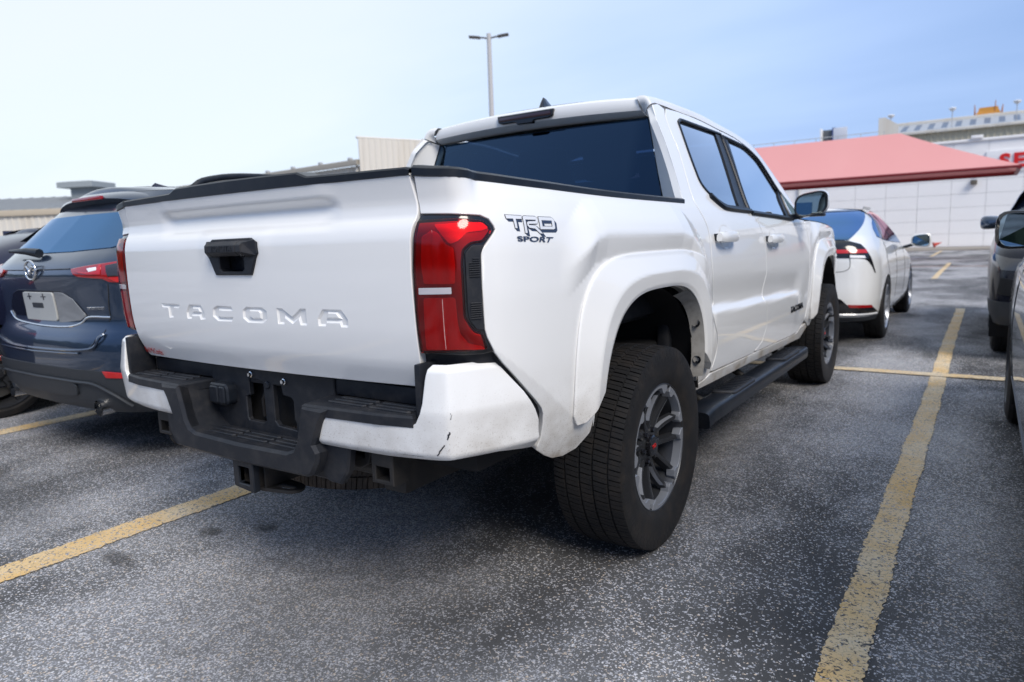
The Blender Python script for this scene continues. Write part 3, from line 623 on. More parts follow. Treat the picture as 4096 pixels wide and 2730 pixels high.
# red canopy
cn = empty('shade_canopy', (-3, 28, 0), 0, 'red fabric hip-roofed shade canopy in front of the white building', 'canopy')
xe, xr, ye, yr, yb = 2.73, -1.04, 26.3, 28.8, 29.9; ze, zr = 3.12, 4.80; xl = -12
def sheet(c00, c10, c11, c01, n=16, m_=8, sag=.06):
    rows = []
    for i in range(m_+1):
        v = i/m_; rows.append([tuple((np.array(c00)*(1-u)+np.array(c10)*u)*(1-v)+(np.array(c01)*(1-u)+np.array(c11)*u)*v+np.array((0, 0, -sag*4*v*(1-v)-.03*4*((u*6) % 1)*(1-(u*6) % 1)*v*(1-v)))) for u in np.linspace(0, 1, n*3)])
    return rows
wl(loft('front_sheet', sheet((xl, ye, ze), (xe, ye, ze), (xr, yr, zr), (xl, yr, zr)), REDF, cn)); wl(loft('end_sheet', sheet((xe, ye, ze), (xe, yb, ze), (xr, yr, zr), (xr, yr, zr), 6), REDF, cn)); wl(loft('back_sheet', sheet((xl, yr, zr), (xr, yr, zr), (xe, yb, ze), (xl, yb, ze)), REDF, cn))
wl(tube('eave_beam', [(xl, ye+.03, ze-.05), (xe, ye+.03, ze-.05)], .04, REDD, cn, 8)); wl(tube('eave_beam', [(xe-.03, ye, ze-.07), (xe-.03, yb, ze-.07)], .07, REDD, cn, 8)); wl(tube('eave_beam', [(xl, yb-.05, ze-.07), (xe, yb-.05, ze-.07)], .07, REDD, cn, 8))
for x_ in (xl+.2, -8.5): wl(tube('canopy_post', [(x_, ye+.1, 0), (x_, ye+.1, ze-.1)], .08, REDD, cn, 10))
# tan ribbed building behind
def ribbed(name, p0, p1, z0, z1, m, parent, pitch=.3, dep=.05, z1b=None):
    """vertical-rib siding between two plan points"""
    p0, p1 = Vector((*p0, 0)), Vector((*p1, 0)); d = p1-p0; L = d.length; d.normalize(); n = Vector((d.y, -d.x, 0)); V = []; Fc = []; k = int(L/pitch)
    for i in range(k):
        for a, o_ in ((0, 0), (.55, 0), (.65, dep), (.9, dep)):
            s_ = (i+a)*L/k; q = p0+d*s_+n*o_; zt_ = z1 if z1b is None else z1+(z1b-z1)*s_/L; V += [(q.x, q.y, z0), (q.x, q.y, zt_)]
    for i in range(len(V)//2-1): Fc.append((2*i, 2*i+2, 2*i+3, 2*i+1))
    return wl(mesh_obj(name, V, Fc, m, parent))
tb = empty('metal_building', (0, 66, 0), 0, 'tall tan ribbed-metal building with dark skylights behind the white building', 'building')
ribbed('siding', (-5.6, 66), (14, 66), 0, 8.95, TAN, tb, .42, .07); wl(box('building_core', (4.2, 73.1, 4.4), (19.6, 14, 8.8), TAN, tb, 0)); wl(box('eave_gutter', (4.2, 65.75, 9.0), (20.2, .4, .22), CREAM, tb, .03))
wl(mesh_obj('roof_slope', [(-5.8, 65.6, 9.1), (14.2, 65.6, 9.1), (14.2, 70.4, 10.3), (-5.8, 70.4, 10.3)], [(0, 1, 2, 3)], mat('pale_roof_sheet', (.33, .35, .38), .45), tb))
sk = mat('skylight_panel', (.075, .10, .15), .35)
for i in range(19): x0 = -4.6+i*.98; wl(mesh_obj('skylight', [(x0, 66.4, 9.31), (x0+.42, 66.4, 9.31), (x0+.42, 69.6, 10.11), (x0, 69.6, 10.11)], [(0, 1, 2, 3)], sk, tb))
wl(box('ridge_cap', (4.2, 70.6, 10.38), (20.2, .5, .3), CREAM, tb, .04)); wl(prism('end_pier', [(-5.9+66.0-0.0, 8.0), (-5.9+66.0, 8.0), (0, 0)], 'x', 0, 1, TAN, tb, 0) if False else mesh_obj('end_pier', [(-6.1, 65.0, 0), (-5.6, 65.0, 0), (-5.6, 65.0, 10.45), (-6.1, 65.0, 10.45), (-6.1, 70, 0), (-5.6, 70, 0), (-5.6, 70, 10.3), (-6.1, 70, 10.3), (-4.6, 65.0, 9.75), (-4.6, 65.0, 0)], [(0, 1, 2, 3), (0, 3, 7, 4), (1, 5, 6, 2), (3, 2, 6, 7), (1, 9, 8, 2)], CREAM, tb))
for k, x_ in enumerate((-5.2, -.85, 3.35)):
    fl_ = empty('floodlight', (x_, 65.2, 9.1), 0, ['leftmost white floodlight on the tan roof, above the end pier', 'middle white floodlight on the tan roof, left of the orange roof', 'rightmost white floodlight on the tan roof, near the frame edge'][k], 'floodlight', 'floodlights along the tan roof')
    tube('mast', [(0, 0, 0), (0, 0, 1.25)], .035, RIB, fl_, 6); lathe('lamp_head', [(.0, -.16), (.12, -.14), (.24, -.02), (.27, .08), (.20, .12), (0, .13)], SIGNW, fl_, 16, 'z', (0, 0, 1.42))
og = empty('pagoda_roof', (1.5, 72, 10.3), 0, 'orange tiled roof with upturned corners showing above the tan building', 'roof')
ORG = mat('orange_tile', (.55, .25, .04), .6)
L_ = []
for v, zz, sc2 in ((0, -.3, 1.0), (.4, .35, .86), (.75, .62, .74), (1, .95, .68)):
    L_.append([(-.98*sc2, -.6*sc2, zz+.25*(1-v)), (-.6*sc2, -.6*sc2, zz), (0, -.6*sc2, zz-.03), (.6*sc2, -.6*sc2, zz), (.98*sc2, -.6*sc2, zz+.25*(1-v)), (.98*sc2, .6*sc2, zz+.25*(1-v)), (-.98*sc2, .6*sc2, zz+.25*(1-v))])
loft('roof_tiles', L_, ORG, og, closed=True, smooth=False, cap=True)
for x_, h_ in ((-.95, 1.25), (.45, 1.45), (.95, 1.05)): tube('finial', [(x_, -.4, .1), (x_*1.02, -.42, .7), (x_*1.06, -.42, h_)], [.10, .06, .03], mat('finial_orange', (.40, .16, .05), .6), og, 6)
for x_ in (-.62, -.05, .4): tube('roof_figure', [(x_, -.75, -.2), (x_+.05, -.75, .12), (x_+.16, -.75, .30)], [.09, .08, .05], SIGNW, og, 6)
bb = empty('billboard', (-9, 62, 0), 0, 'double-sided billboard rising behind the left part of the red canopy', 'billboard')
wl(box('poster_panel', (-8.55, 62, 9.15), (1.05, .15, 1.0), mat('poster_pale', (.60, .62, .68), .5), bb, .02)); wl(box('poster_panel', (-9.05, 62.1, 9.15), (.25, .3, 1.1), mat('poster_blue', (.06, .09, .25), .5), bb, .02)); wl(box('panel_frame', (-9.6, 62.3, 9.1), (.9, .2, .95), mat('frame_dark', (.10, .11, .12), .6), bb, .02)); wl(box('panel_edge', (-10.0, 62, 9.15), (.14, .5, 1.05), SIGNW, bb, .02)); wl(tube('billboard_post', [(-9, 62.2, 0), (-9, 62.2, 9)], .2, RIB, bb, 8))
# left metal sheds
ls_ = empty('metal_shed', (-30, 25, 0), 0, 'pale ribbed-metal shed with tall end wall seen over the tailgate', 'building')
ribbed('tall_wall', (-26.3, 24.8), (-22.0, 35.4), 0, 7.0, CREAM, ls_, .34, .05)
wl(mesh_obj('end_wall_return', [(-26.3, 24.8, 0), (-26.55, 25.0, 0), (-26.55, 25.0, 7.02), (-26.3, 24.8, 7.02), (-22.0, 35.4, 7.02), (-22.3, 35.5, 7.02), (-22.3, 35.5, 0)], [(0, 3, 2, 1), (3, 4, 5, 2), (2, 5, 6, 1)], CREAM, ls_)); wl(tube('wall_cap', [(-26.4, 24.75, 7.03), (-22.05, 35.4, 7.03)], .08, CREAM, ls_, 6))
ribbed('front_wall', (-50, 26.6), (-26.45, 25.15), 0, 5.6, CREAM, ls_, .4, .05); wl(tube('roof_gutter', [(-50, 26.2, 5.75), (-26.5, 24.85, 5.75)], .13, mat('gutter_tan', (.36, .33, .28), .6), ls_, 8, sq=(.12, .16))); wl(tube('downspout', [(-26.75, 25.0, 0), (-26.75, 25.0, 5.6)], .09, CREAM, ls_, 6))
wl(mesh_obj('shed_roof', [(-50, 26.1, 5.85), (-26.5, 24.8, 5.85), (-25.5, 30, 6.6), (-50, 31.5, 6.6)], [(0, 1, 2, 3)], CREAM, ls_))
for i in range(7): wl(box('roof_clamp', (-27.2-i*2.6, 24.95+i*.15, 5.98), (.22, .2, .14), RIB, ls_, .02))
lb = empty('grey_roof_shed', (-56, 20, 0), 0, 'low cream metal shed with grey roof and door at the far left', 'building')
ribbed('siding', (-66.0, 13.34), (-46.0, 25.1), 0, 4.4, CREAM, lb, .5, .05); wl(tube('eave_trim', [(-66.2, 13.1, 4.45), (-45.8, 25.1, 4.45)], .15, mat('trim_tan', (.50, .43, .33), .6), lb, 6, sq=(.12, .22)))
wl(mesh_obj('roof_slope', [(-66.4, 13.0, 4.6), (-45.6, 25.2, 4.6), (-50.0, 33.5, 6.3), (-71.5, 20.9, 6.3)], [(0, 1, 2, 3)], GREYR, lb))
for i in range(26):
    f = i/25; a = np.array((-66.4, 13.0, 4.62))*(1-f)+np.array((-45.6, 25.2, 4.62))*f; b = np.array((-71.5, 20.9, 6.32))*(1-f)+np.array((-50.0, 33.5, 6.32))*f; wl(tube('roof_seam', [tuple(a), tuple(b)], .035, GREYR, lb, 4))
dx = np.array((-52.55, 21.25)); dd = np.array((20.0, 11.76))/23.2; dn = np.array((dd[1], -dd[0]))
def on_shed(s_, o_): q = np.array((-66.0, 13.34))+dd*s_+dn*o_; return (float(q[0]), float(q[1]))
a_, b_ = on_shed(7.5, .03), on_shed(13.2, .03)
wl(mesh_obj('shed_door', [(*on_shed(8.0, .06), 0), (*on_shed(13.0, .06), 0), (*on_shed(13.0, .06), 2.6), (*on_shed(8.0, .06), 2.6)], [(0, 1, 2, 3)], mat('door_cream', (.62, .56, .45), .6), lb)); wl(tube('door_frame', [(*on_shed(7.9, .10), 2.7), (*on_shed(13.1, .10), 2.7), (*on_shed(13.1, .10), 0)], .10, mat('frame_tan', (.46, .40, .30), .6), lb, 6))
vs = empty('roof_vent', (-58.9, 25.8, 5.75), R(25), 'grey metal roof ventilator with wide flat cap on the far shed', 'vent')
VM = mat('vent_grey', (.30, .33, .34), .55); box('vent_neck', (0, 0, .55), (1.75, 1.5, 1.0), VM, vs, .05)
loft('vent_cap', [[(x*sx_, y*sx_, z) for x, y in ((-1.6, -1.3), (1.6, -1.3), (1.6, 1.3), (-1.6, 1.3))] for sx_, z in ((.70, .90), (1.0, .95), (1.0, 1.38), (.6, 1.48))], VM, vs, closed=True, smooth=False, cap=True)
# lamp post
lpo = empty('lamp_post', (-16.8, 23.9, 0), 0, 'tall pale twin-head lamp post behind the truck cab', 'lamp post')
POST = mat('post_grey', (.50, .49, .48), .5); HEADM = mat('luminaire_bronze', (.07, .065, .065), .5)
tube('pole', [(0, 0, 0), (0, 0, 10.35)], [.14, .095], POST, lpo, 12)
hd = np.array((1.05, .55))/np.hypot(1.05, .55)
for s_ in (-1, 1):
    q = lambda r, z: (s_*hd[0]*r, s_*hd[1]*r, z)
    tube('lamp_arm', [q(.05, 10.15), q(.3, 10.2), q(.42, 10.2)], .035, HEADM, lpo, 6); tube('luminaire', [q(.40, 10.20), q(.7, 10.24), q(.88, 10.26)], .05, HEADM, lpo, 10, sq=(.15, .04))

# distant wood beyond the lot, behind the camera: it is what the tailgate and the lamps mirror
rw_ = random.Random(3); bm = bmesh.new()
for i in range(70):
    a = R(-200+i*1.9); d_ = rw_.uniform(62, 75); q = Matrix.Translation((d_*math.cos(a)*1.3, d_*math.sin(a), rw_.uniform(1.5, 3.5))) @ Matrix.Diagonal((rw_.uniform(3, 5), rw_.uniform(3, 5), rw_.uniform(2.5, 5.5), 1))
    r_ = bmesh.ops.create_icosphere(bm, subdivisions=2, radius=1, matrix=q)
    for v in r_['verts']: v.co += Vector((rw_.uniform(-.6, .6), rw_.uniform(-.6, .6), rw_.uniform(-.6, .6)))
wd = bm_obj('distant_wood', bm, mat('foliage_green', (.035, .050, .028), .9)); tag(wd, 'dark green wood far behind the camera', 'wood', kind='stuff')
# ================================================================ the white pickup
WHITE = mat('white_paint', (.80, .80, .79), .38, coat=1.0, coat_rough=.02)
def dirty(m, z0=.50, z1=.84, amt=1.0):
    t = NT(m); o = t.obj(); z = t.sep(o)[2]
    g = t.n('ShaderNodeMapRange'); t.l(z, g.inputs[0]); g.inputs[1].default_value = z1; g.inputs[2].default_value = z0; g.inputs[3].default_value = 0; g.inputs[4].default_value = 1
    sp = t.noise(o, 260, 2, .6); sp = t.ramp(sp, [(.60, 0), (.68, 1)]); bl = t.noise(o, 9, 4, .6); bl = t.ramp(bl, [(.35, 0), (.7, 1)])
    film = t.math('MULTIPLY', t.math('MULTIPLY', bl, t.math('POWER', g.outputs[0], 1.5)), amt)
    spk = t.math('MULTIPLY', t.math('MULTIPLY', sp, t.math('POWER', g.outputs[0], 1.2)), .75)
    f = t.math('ADD', film, spk, True)
    c = t.mix(f, tuple(m.node_tree.nodes['Principled BSDF'].inputs['Base Color'].default_value[:3]), (.30, .26, .21)); t.l(c, t.b.inputs['Base Color'])
    cw = t.math('SUBTRACT', 1, t.math('MULTIPLY', f, 1.3), True); t.l(cw, t.b.inputs['Coat Weight'])
    return m
WHITE_D = dirty(mat('white_paint_splashed', (.80, .80, .79), .38, coat=1.0, coat_rough=.02))
def grain(m, scale=900, strength=.25, dist=.0006, dust=0, dcol=(.2, .18, .16)):
    t = NT(m); o = t.obj(); h = t.noise(o, scale, 2); t.bump(h, strength, dist)
    if dust:
        b = t.ramp(t.noise(o, 14, 5, .65), [(.45, 0), (.75, 1)]); base = tuple(t.b.inputs['Base Color'].default_value[:3])
        t.l(t.mix(t.math('MULTIPLY', b, dust), base, dcol), t.b.inputs['Base Color'])
    return m
PLASTIC = grain(mat('black_grained_plastic', (.011, .013, .018), .5, spec=.4), dust=.12)
PLASTIC_S = grain(mat('satin_black_plastic', (.009, .012, .018), .36, spec=.4), dust=.05)
GLOSSB = mat('gloss_black', (.008, .008, .010), .12, coat=.5)
UNDER = grain(mat('dusty_black_steel', (.014, .013, .013), .6), 300, .4, .001, .35, (.06, .05, .04))
DARK = mat('dark_void', (.006, .006, .007), .8)
RUBBER = grain(mat('tyre_rubber', (.012, .012, .013), .6, spec=.35), 500, .3, .0008, .55, (.040, .032, .026))
RIMD = mat('wheel_dark_grey', (.045, .048, .055), .36, metal=.6)
RIMS = mat('wheel_machined_silver', (.34, .36, .40), .34, metal=.6)
CHROME = mat('polished_metal', (.7, .7, .7), .12, metal=1)
STEEL = grain(mat('worn_steel', (.42, .40, .37), .35, metal=1), 200, .1, .001, .4, (.18, .16, .14))
CLEAR = mat('clear_lamp', (.85, .85, .87), .15, coat=1)
REDP = mat('red_print', (.40, .015, .018), .45)
def glass_mat(name, tint, ior=1.5, rough=0.0, boost=1.0, gcol=(1, 1, 1)):
    m = bpy.data.materials.new(name); m.use_nodes = True; t = m.node_tree; t.nodes.clear()
    out = t.nodes.new('ShaderNodeOutputMaterial'); mxs = t.nodes.new('ShaderNodeMixShader'); tr_ = t.nodes.new('ShaderNodeBsdfTransparent'); gl = t.nodes.new('ShaderNodeBsdfGlossy'); fr = t.nodes.new('ShaderNodeFresnel')
    fr.inputs[0].default_value = ior; tr_.inputs[0].default_value = (*tint, 1); gl.inputs['Roughness'].default_value = rough; gl.inputs['Color'].default_value = (*gcol, 1)
    ml = t.nodes.new('ShaderNodeMath'); ml.operation = 'MULTIPLY'; ml.inputs[1].default_value = boost; ml.use_clamp = True
    t.links.new(fr.outputs[0], ml.inputs[0]); t.links.new(ml.outputs[0], mxs.inputs[0]); t.links.new(tr_.outputs[0], mxs.inputs[1]); t.links.new(gl.outputs[0], mxs.inputs[2]); t.links.new(mxs.outputs[0], out.inputs[0])
    return m
G_DARK = glass_mat('privacy_glass', (.020, .040, .085), boost=1.9, gcol=(.42, .68, 1.0)); G_SIDE = glass_mat('tinted_side_glass', (.07, .11, .15), boost=2.9); G_FRONT = glass_mat('green_tint_glass', (.42, .60, .62), boost=3.2)
LENS = glass_mat('red_lamp_lens', (1.0, .030, .022), rough=.10); LENS_C = glass_mat('clear_lens', (.9, .9, .9))
SEGR = mat('red_reflector', (.98, .62, .55), .3); SEGR_D = mat('lamp_inner_red', (.42, .22, .18), .4); REVL = mat('reversing_lens', (.50, .48, .50), .2, coat=1)
MIRROR = mat('mirror_glass', (.50, .62, .62), .01, metal=1)
SEATM = grain(mat('seat_fabric', (.035, .035, .038), .8), 300)
truck = empty('pickup_truck', (0, 0, 0), 0, 'white crew cab pickup truck with black step bumper parked in the middle stall', 'pickup truck')
TR_ = truck
ARC = lambda a, b, p, y0, s, t0, t1, n=28: [(y0+a*s*np.sign(math.cos(t))*abs(math.cos(t))**(2/p), .42+b*s*abs(math.sin(t))**(2/p)) for t in np.linspace(t0, t1, n)]
def arc_i(y0, zlo, s=1.0): return [q for q in ARC(.47, .555, 3.2, y0, s, 0.02, math.pi-.02, 60) if q[1] >= zlo]
def arc_o(y0, zlo, s=1.0): return [q for q in ARC(.615, .69, 4.5, y0, s, 0.02, math.pi-.02, 60) if q[1] >= zlo]
# --- quarter panels
seam = O['seam']; shift = lambda P, du, dz=0: [(a+du, b+dz) for a, b in P]
top_edge = O['bedtop']; corner = O['corner'][::-1]
lamp_cut = O['lampright'][::-1][0:]   # from the bottom up
q_out = cspline(top_edge, 5)+[(.425, 1.296)]+corner[:0]+cspline([(.432, 1.308)]+corner[1:], 4)+[(.60, 1.735), (.70, 1.755)]+[(.735, 1.733)]+shift(cspline(seam, 4), -.004)
q_out += [(.60, .525), (.50, .52)]+arc_i(0, .53)+O['qlow'][::-1][3:]+O['lampright'][::-1][1:]+O['lamptop'][::-1]+O['bedrear'][::-1]
UG = float(np.interp(.712, _PX[:3], _PU[:3])); q_out = [(max(a, UG), b) for a, b in q_out]
panel('quarter_panel', S, q_out, WHITE_D, TR_, step=.011, hem=.003, depth=.03, edge=.015, mirror=True, lines=[[(u_, float(ridge(u_))+dz) for u_ in np.arange(-.62, .53, .012)] for dz in (0, .012)])
# quarter lower return towards the wheel well is the hem of the panel; flares
def FL(y0):
    def f(u, z):
        u = np.asarray(u, float); z = np.asarray(z, float); ro = flare_o(u, z, y0); ri = flare_i(u, z, y0)
        a = np.maximum(1-ro, 0)*.62; b = np.maximum(ri-1, 0)*.5; t = a/np.maximum(a+b, 1e-6)
        d = lin([0, .03, .52, .58, .90, 1.0], [.004, .009, .038, .040, .034, .027], t)
        return S(u, z)+np.stack(np.broadcast_arrays(d, 0*d, 0*d), -1)
    return f
def flare_poly(y0, f0, f1):
    o_ = [q for q in arc_o(y0, .0) if (q[1] > f0 or q[0] > y0) and (q[1] > f1 or q[0] < y0)]
    i_ = [q for q in arc_i(y0, .0, 1.0) if (q[1] > f0+.045 or q[0] > y0) and (q[1] > f1+.045 or q[0] < y0)]
    return o_+[(y0-.595, f0-.028), (y0-.565, f0-.022)]+i_[::-1]+[(y0+.565, f1-.022), (y0+.595, f1-.028)]
for y0, f0, f1, nm in ((0, .63, .60, 'rear'), (3.35, .58, .60, 'front')):
    fl = panel('wheel_flare', FL(y0), flare_poly(y0, f0, f1), WHITE_D, TR_, step=.0065, hem=.003, depth=.045, edge=.0065, mirror=True)
# flare inner lip with screws (front of the rear arch)
lip = [q for q in arc_i(0, .55, .985) if q[0] > .2]
lipm = mat('dusty_white_liner', (.34, .33, .31), .7)
loft('arch_lip', [[tuple(S(u, z)+np.array((.030, 0, 0))) for u, z in lip], [tuple(S(u*.955, .42+(z-.42)*.955)+np.array((-.02, 0, 0))) for u, z in lip]], grain(lipm, 120, .2, .001, .8, (.12, .11, .1)), TR_, mirror=True)
for zz in (.80, .64):
    u = .47*(1-((zz-.42)/.555)**3.2)**(1/3.2)*.972; lathe('screw', [(0, .006), (.007, .006), (.008, -.004), (.016, -.004), (.018, -.012)], PLASTIC, TR_, 14, 'y', tuple(S(u, zz)+np.array((.004, -.004, 0))), mirror=True)
# --- doors
split = O['split']; dt = cspline(O['doortop'], 4)
rd = shift(cspline(seam, 4), .004)[4:]+[(.70, .545)]+[(1.00, .536), (1.37, .524)]+O['mseam'][::-1][:-1]+[(1.394-.004, 1.2425), (1.335-.004, 1.285), (1.489-.004, 1.70), (1.50, 1.722)]+[q for q in dt[::-1] if q[0] < 1.49]
rw = O['rwin']; rwh = [rw[0], rw[1], (1.47, 1.697), (1.327, 1.2855), rw[5], rw[6], rw[7], rw[8]]
rwh = fillet(rwh, [.01, .02, 0, 0, .05, .03, .05, .2], 4)
panel('rear_door', S, rd, WHITE, TR_, holes=[rwh], step=.018, edge=.025, mirror=True)
fd = [(a+.004, b) for a, b in O['mseam']]+[(1.45, .523), (2.0, .508), (2.46, .494), (2.60, .56), (2.665, .70), (2.645, .9), (2.61, 1.10), (2.56, 1.235), (2.30, 1.245), (2.262, 1.42)]+[q for q in dt[::-1] if q[0] > 1.50]+[(1.506, 1.719), (1.493, 1.70), (1.34, 1.285)]
fw = O['fwin']; fwh = fillet([(1.495, 1.688), fw[1], fw[2], fw[3], fw[4], (2.235, 1.40), (2.20, 1.248), fw[6][:0] or (1.345, 1.2745)], [0, .08, .08, .08, .03, .02, .02, 0], 4)
panel('front_door', S, fd, WHITE, TR_, holes=[fwh], step=.02, edge=.025, mirror=True)
def So(d): return lambda u, z: S(u, z)+np.stack(np.broadcast_arrays(np.asarray(d+0*np.asarray(u, float)), 0*np.asarray(u, float), 0*np.asarray(u, float)), -1)
# glass, pillars, weatherstrips
panel('window_glass', So(-.010), offset(rw, -.004), G_SIDE, TR_, step=.06, hem=0, edge=.05, mirror=True)
fwp = [(1.572, 1.684), fw[1], fw[2], fw[3], fw[4], (2.16, 1.36), (2.13, 1.249), (1.355, 1.2735)]
panel('window_glass', So(-.010), offset(fwp, -.004), G_FRONT, TR_, step=.06, hem=0, edge=.05, mirror=True)
for a in ([rw[2], (1.484, 1.696), (1.331, 1.2855), rw[4]], [(1.493, 1.696), (1.572, 1.685), (1.355, 1.274), (1.340, 1.279)]):
    panel('pillar_trim', So(-.002), offset(a, -.001), PLASTIC_S, TR_, step=.05, hem=.001, depth=.008, edge=.05, mirror=True)
panel('mirror_sail', So(-.001), [(2.16, 1.375), (2.215, 1.43), (2.25, 1.405), (2.215, 1.246), (2.12, 1.248)], PLASTIC_S, TR_, step=.05, hem=.001, depth=.01, edge=.05, mirror=True)
def strip(name, poly, w, m, offd=.004, closed=True, mirror=True, F=S, n=None):
    """weatherstrip: a thin band along a polyline on the flank"""
    P = densify(poly, .02, closed); rings = []
    tub = []
    pts = [tuple(F(a, b)+np.array((offd, 0, 0))) for a, b in P]
    if closed: pts.append(pts[0])
    return tube(name, pts, w, m, TR_, 6, not closed, mirror=mirror)
strip('window_seal', rwh, .008, PLASTIC_S, -.001); strip('window_seal', fwh, .008, PLASTIC_S, -.001)
bt = [rw[8], rw[7], rw[6], rw[5], (1.327, 1.2855)]
strip('belt_moulding', cspline([(a, b-.010) for a, b in [rw[6], ((rw[6][0]+rw[5][0])/2, (rw[6][1]+rw[5][1])/2-.012), rw[5], (1.33, 1.284)]], 5), .013, PLASTIC_S, .006, False)
strip('belt_moulding', [(1.342, 1.266), (1.8, 1.254), (2.22, 1.240)], .013, PLASTIC_S, .006, False)
# rocker below the doors and the lower body
panel('rocker_panel', S, [(.51, .515), (.60, .519), (.67, .537), (1.40, .520), (2.46, .490), (2.55, .52), (2.70, .53), (2.78, .50), (2.66, .43), (2.40, .44), (1.4, .47), (.52, .487)], WHITE_D, TR_, step=.05, edge=.03, depth=.05, mirror=True)
# door handles
def handle(poly, u0, u1, zc):
    uc = (u0+u1)/2; lu, lz = (u1-u0)/2, .020
    cup = panel('handle_cup', lambda u, z: S(u, z)-np.stack(np.broadcast_arrays(.022*sst(1, .35, np.hypot((np.asarray(u)-uc-.03)/.085, (np.asarray(z)-zc)/.055))-.0015, 0*np.asarray(u), 0*np.asarray(u)), -1),
          [(uc+.03+.088*math.cos(t), zc+.056*math.sin(t)) for t in np.linspace(0, 2*math.pi, 30, endpoint=False)], WHITE, TR_, step=.012, hem=0, edge=.012, mirror=True)
    sec = []
    for u in np.linspace(u0, u1, 9):
        q = (u-uc)/lu; w = .025*(1-.25*q**4); d0 = .048-.012*q**4; x0 = float(S(u, zc)[0])
        sec.append([(x0+dx*1.0, u, zc+dz) for dx, dz in ((d0-.020, -w), (d0-.004, -w*.95), (d0, -w*.5), (d0+.002, w*.2), (d0-.004, w*.85), (d0-.016, w), (d0-.024, w*.4), (d0-.026, -w*.5))])
    h = loft('door_handle', sec, WHITE, TR_, closed=True, cap=True, auto=40, mirror=True)
    for ue in (u0+.015, u1-.02):
        box('handle_mount', (float(S(ue, zc)[0])+.008, ue, zc), (.034, .028, .030), PLASTIC_S if ue < uc else WHITE, TR_, .004, mirror=True)
handle(None, .665, .915, 1.148); handle(None, 1.515, 1.765, 1.128)
# door badge letters
bM = Matrix(((0, 0, 1, float(S(2.25, .683)[0])+.003), (1, 0, 0, 2.25), (0, 1, 0, .685), (0, 0, 0, 1)))
text_mesh('door_badge', 'TACOMA', .052, GLOSSB, TR_, bM, .002, sx=1.55, bold=.0016)
# --- cab: roof, pillars, glass
re_ = cspline([(.578, .625, 1.783), (.60, .917, 1.787), (.612, 1.30, 1.782), (.612, 1.63, 1.766), (.632, 2.135, 1.722), (.655, 2.255, 1.676), (.70, 2.36, 1.589), (.78, 2.42, 1.45), (.815, 2.60, 1.33), (.83, 2.75, 1.25)], 6)
dtl = [tuple(S(a, b+.004)) for a, b in cspline([(.60, 1.735), (.70, 1.752)]+O['doortop'][1:]+[(2.262, 1.418), (2.40, 1.33), (2.56, 1.245)], 6)]
def resample(L, n):
    L = np.array(L, float); d = np.r_[0, np.cumsum(np.linalg.norm(np.diff(L, axis=0), axis=1))]; t = np.linspace(0, d[-1], n); return [tuple(np.interp(q, d, L[:, k]) for k in range(3)) for q in t]
A_, B_ = resample(dtl, 60), resample(re_, 60)
A_ = resample(dtl, 60)
rails = []
for w in np.linspace(0, 1, 6):
    rails.append([tuple(np.array(a)*(1-w)+np.array(b)*w+np.array((.45, 0, .8))*.022*math.sin(math.pi*w)) for a, b in zip(A_, B_)])
loft('roof_rail', rails, WHITE, TR_, mirror=True, flip=False)
e0 = [r_[0] for r_ in rails]; g0 = np.array((.612, .645, 1.708)); ends = []
for f_ in (0, .12, .3, .55, 1): ends.append([tuple(np.array(q_)*(1-f_)+g0*f_+np.array((.006, -.022, .004))*math.sin(math.pi*min(1, f_*1.1))) for q_ in e0])
loft('rail_end', ends, WHITE, TR_, mirror=True)
rl = resample([(x, y, z-.003) for x, y, z in re_ if .67 < y < 2.15], 24); rows = []
for x_, y_, z_ in rl:
    row = []
    for s_ in np.linspace(-1, 1, 25):
        cz = z_+.048*(1-abs(s_)**2.4)*sst(.55, .9, y_)+.020*(1-abs(s_)**2.4); row.append((x_*s_, y_, float(cz)))
    rows.append(row)
loft('roof', rows, WHITE, TR_)
fin = [[(w*x, y, z) for x, y, z in ((1, .74, 1.800), (1, .74, 1.800), (.5, .765, 1.862), (.18, .775, 1.884), (.18, .80, 1.882), (.45, .88, 1.835), (.6, .94, 1.800))] for w in (-.028, -.02, 0, .02, .028)]
fs = []
for k, (y, zt, w) in enumerate(((.735, 1.806, .026), (.745, 1.83, .026), (.758, 1.86, .022), (.775, 1.884, .012), (.80, 1.880, .011), (.84, 1.86, .014), (.89, 1.83, .017), (.95, 1.808, .012))):
    fs.append([(-w*1.3, y, 1.79), (-w*.7, y, 1.79+(zt-1.79)*.55), (-w*.22, y, zt-.002), (0, y, zt), (w*.22, y, zt-.002), (w*.7, y, 1.79+(zt-1.79)*.55), (w*1.3, y, 1.79)])
loft('shark_fin_antenna', fs, GLOSSB, TR_)
# rear of cab
gt = [(-.611, 1.697), (.611, 1.697), (.708, 1.335), (.700, 1.315), (-.700, 1.315), (-.708, 1.335)]
panel('rear_window', CR, fillet(gt, [.01, .01, .02, .02, .02, .02], 4), G_DARK, TR_, step=.08, hem=.001, depth=.004, edge=.05)
panel('cab_back', lambda x, z: CR(x, z)+np.stack(np.broadcast_arrays(0*np.asarray(x, float), .004+0*np.asarray(x, float), 0*np.asarray(x, float)), -1), [(-.78, 1.30), (.78, 1.30), (.78, .75), (-.78, .75)], WHITE, TR_, step=.1, hem=0, edge=.1)
lower_frame = [tuple(CR(x, z)) for x, z in ((-.72, 1.318), (.72, 1.318))]
panel('window_sill', lambda x, z: CR(x, z)-np.stack(np.broadcast_arrays(0*np.asarray(x, float), .004+0*np.asarray(x, float), 0*np.asarray(x, float)), -1), [(-.74, 1.318), (.74, 1.318), (.76, 1.27), (-.76, 1.27)], WHITE, TR_, step=.1, hem=.003, depth=.01, edge=.05)
pe = [(.611, 1.700), (.642, 1.585), (.675, 1.46), (.711, 1.335), (.725, 1.28)]
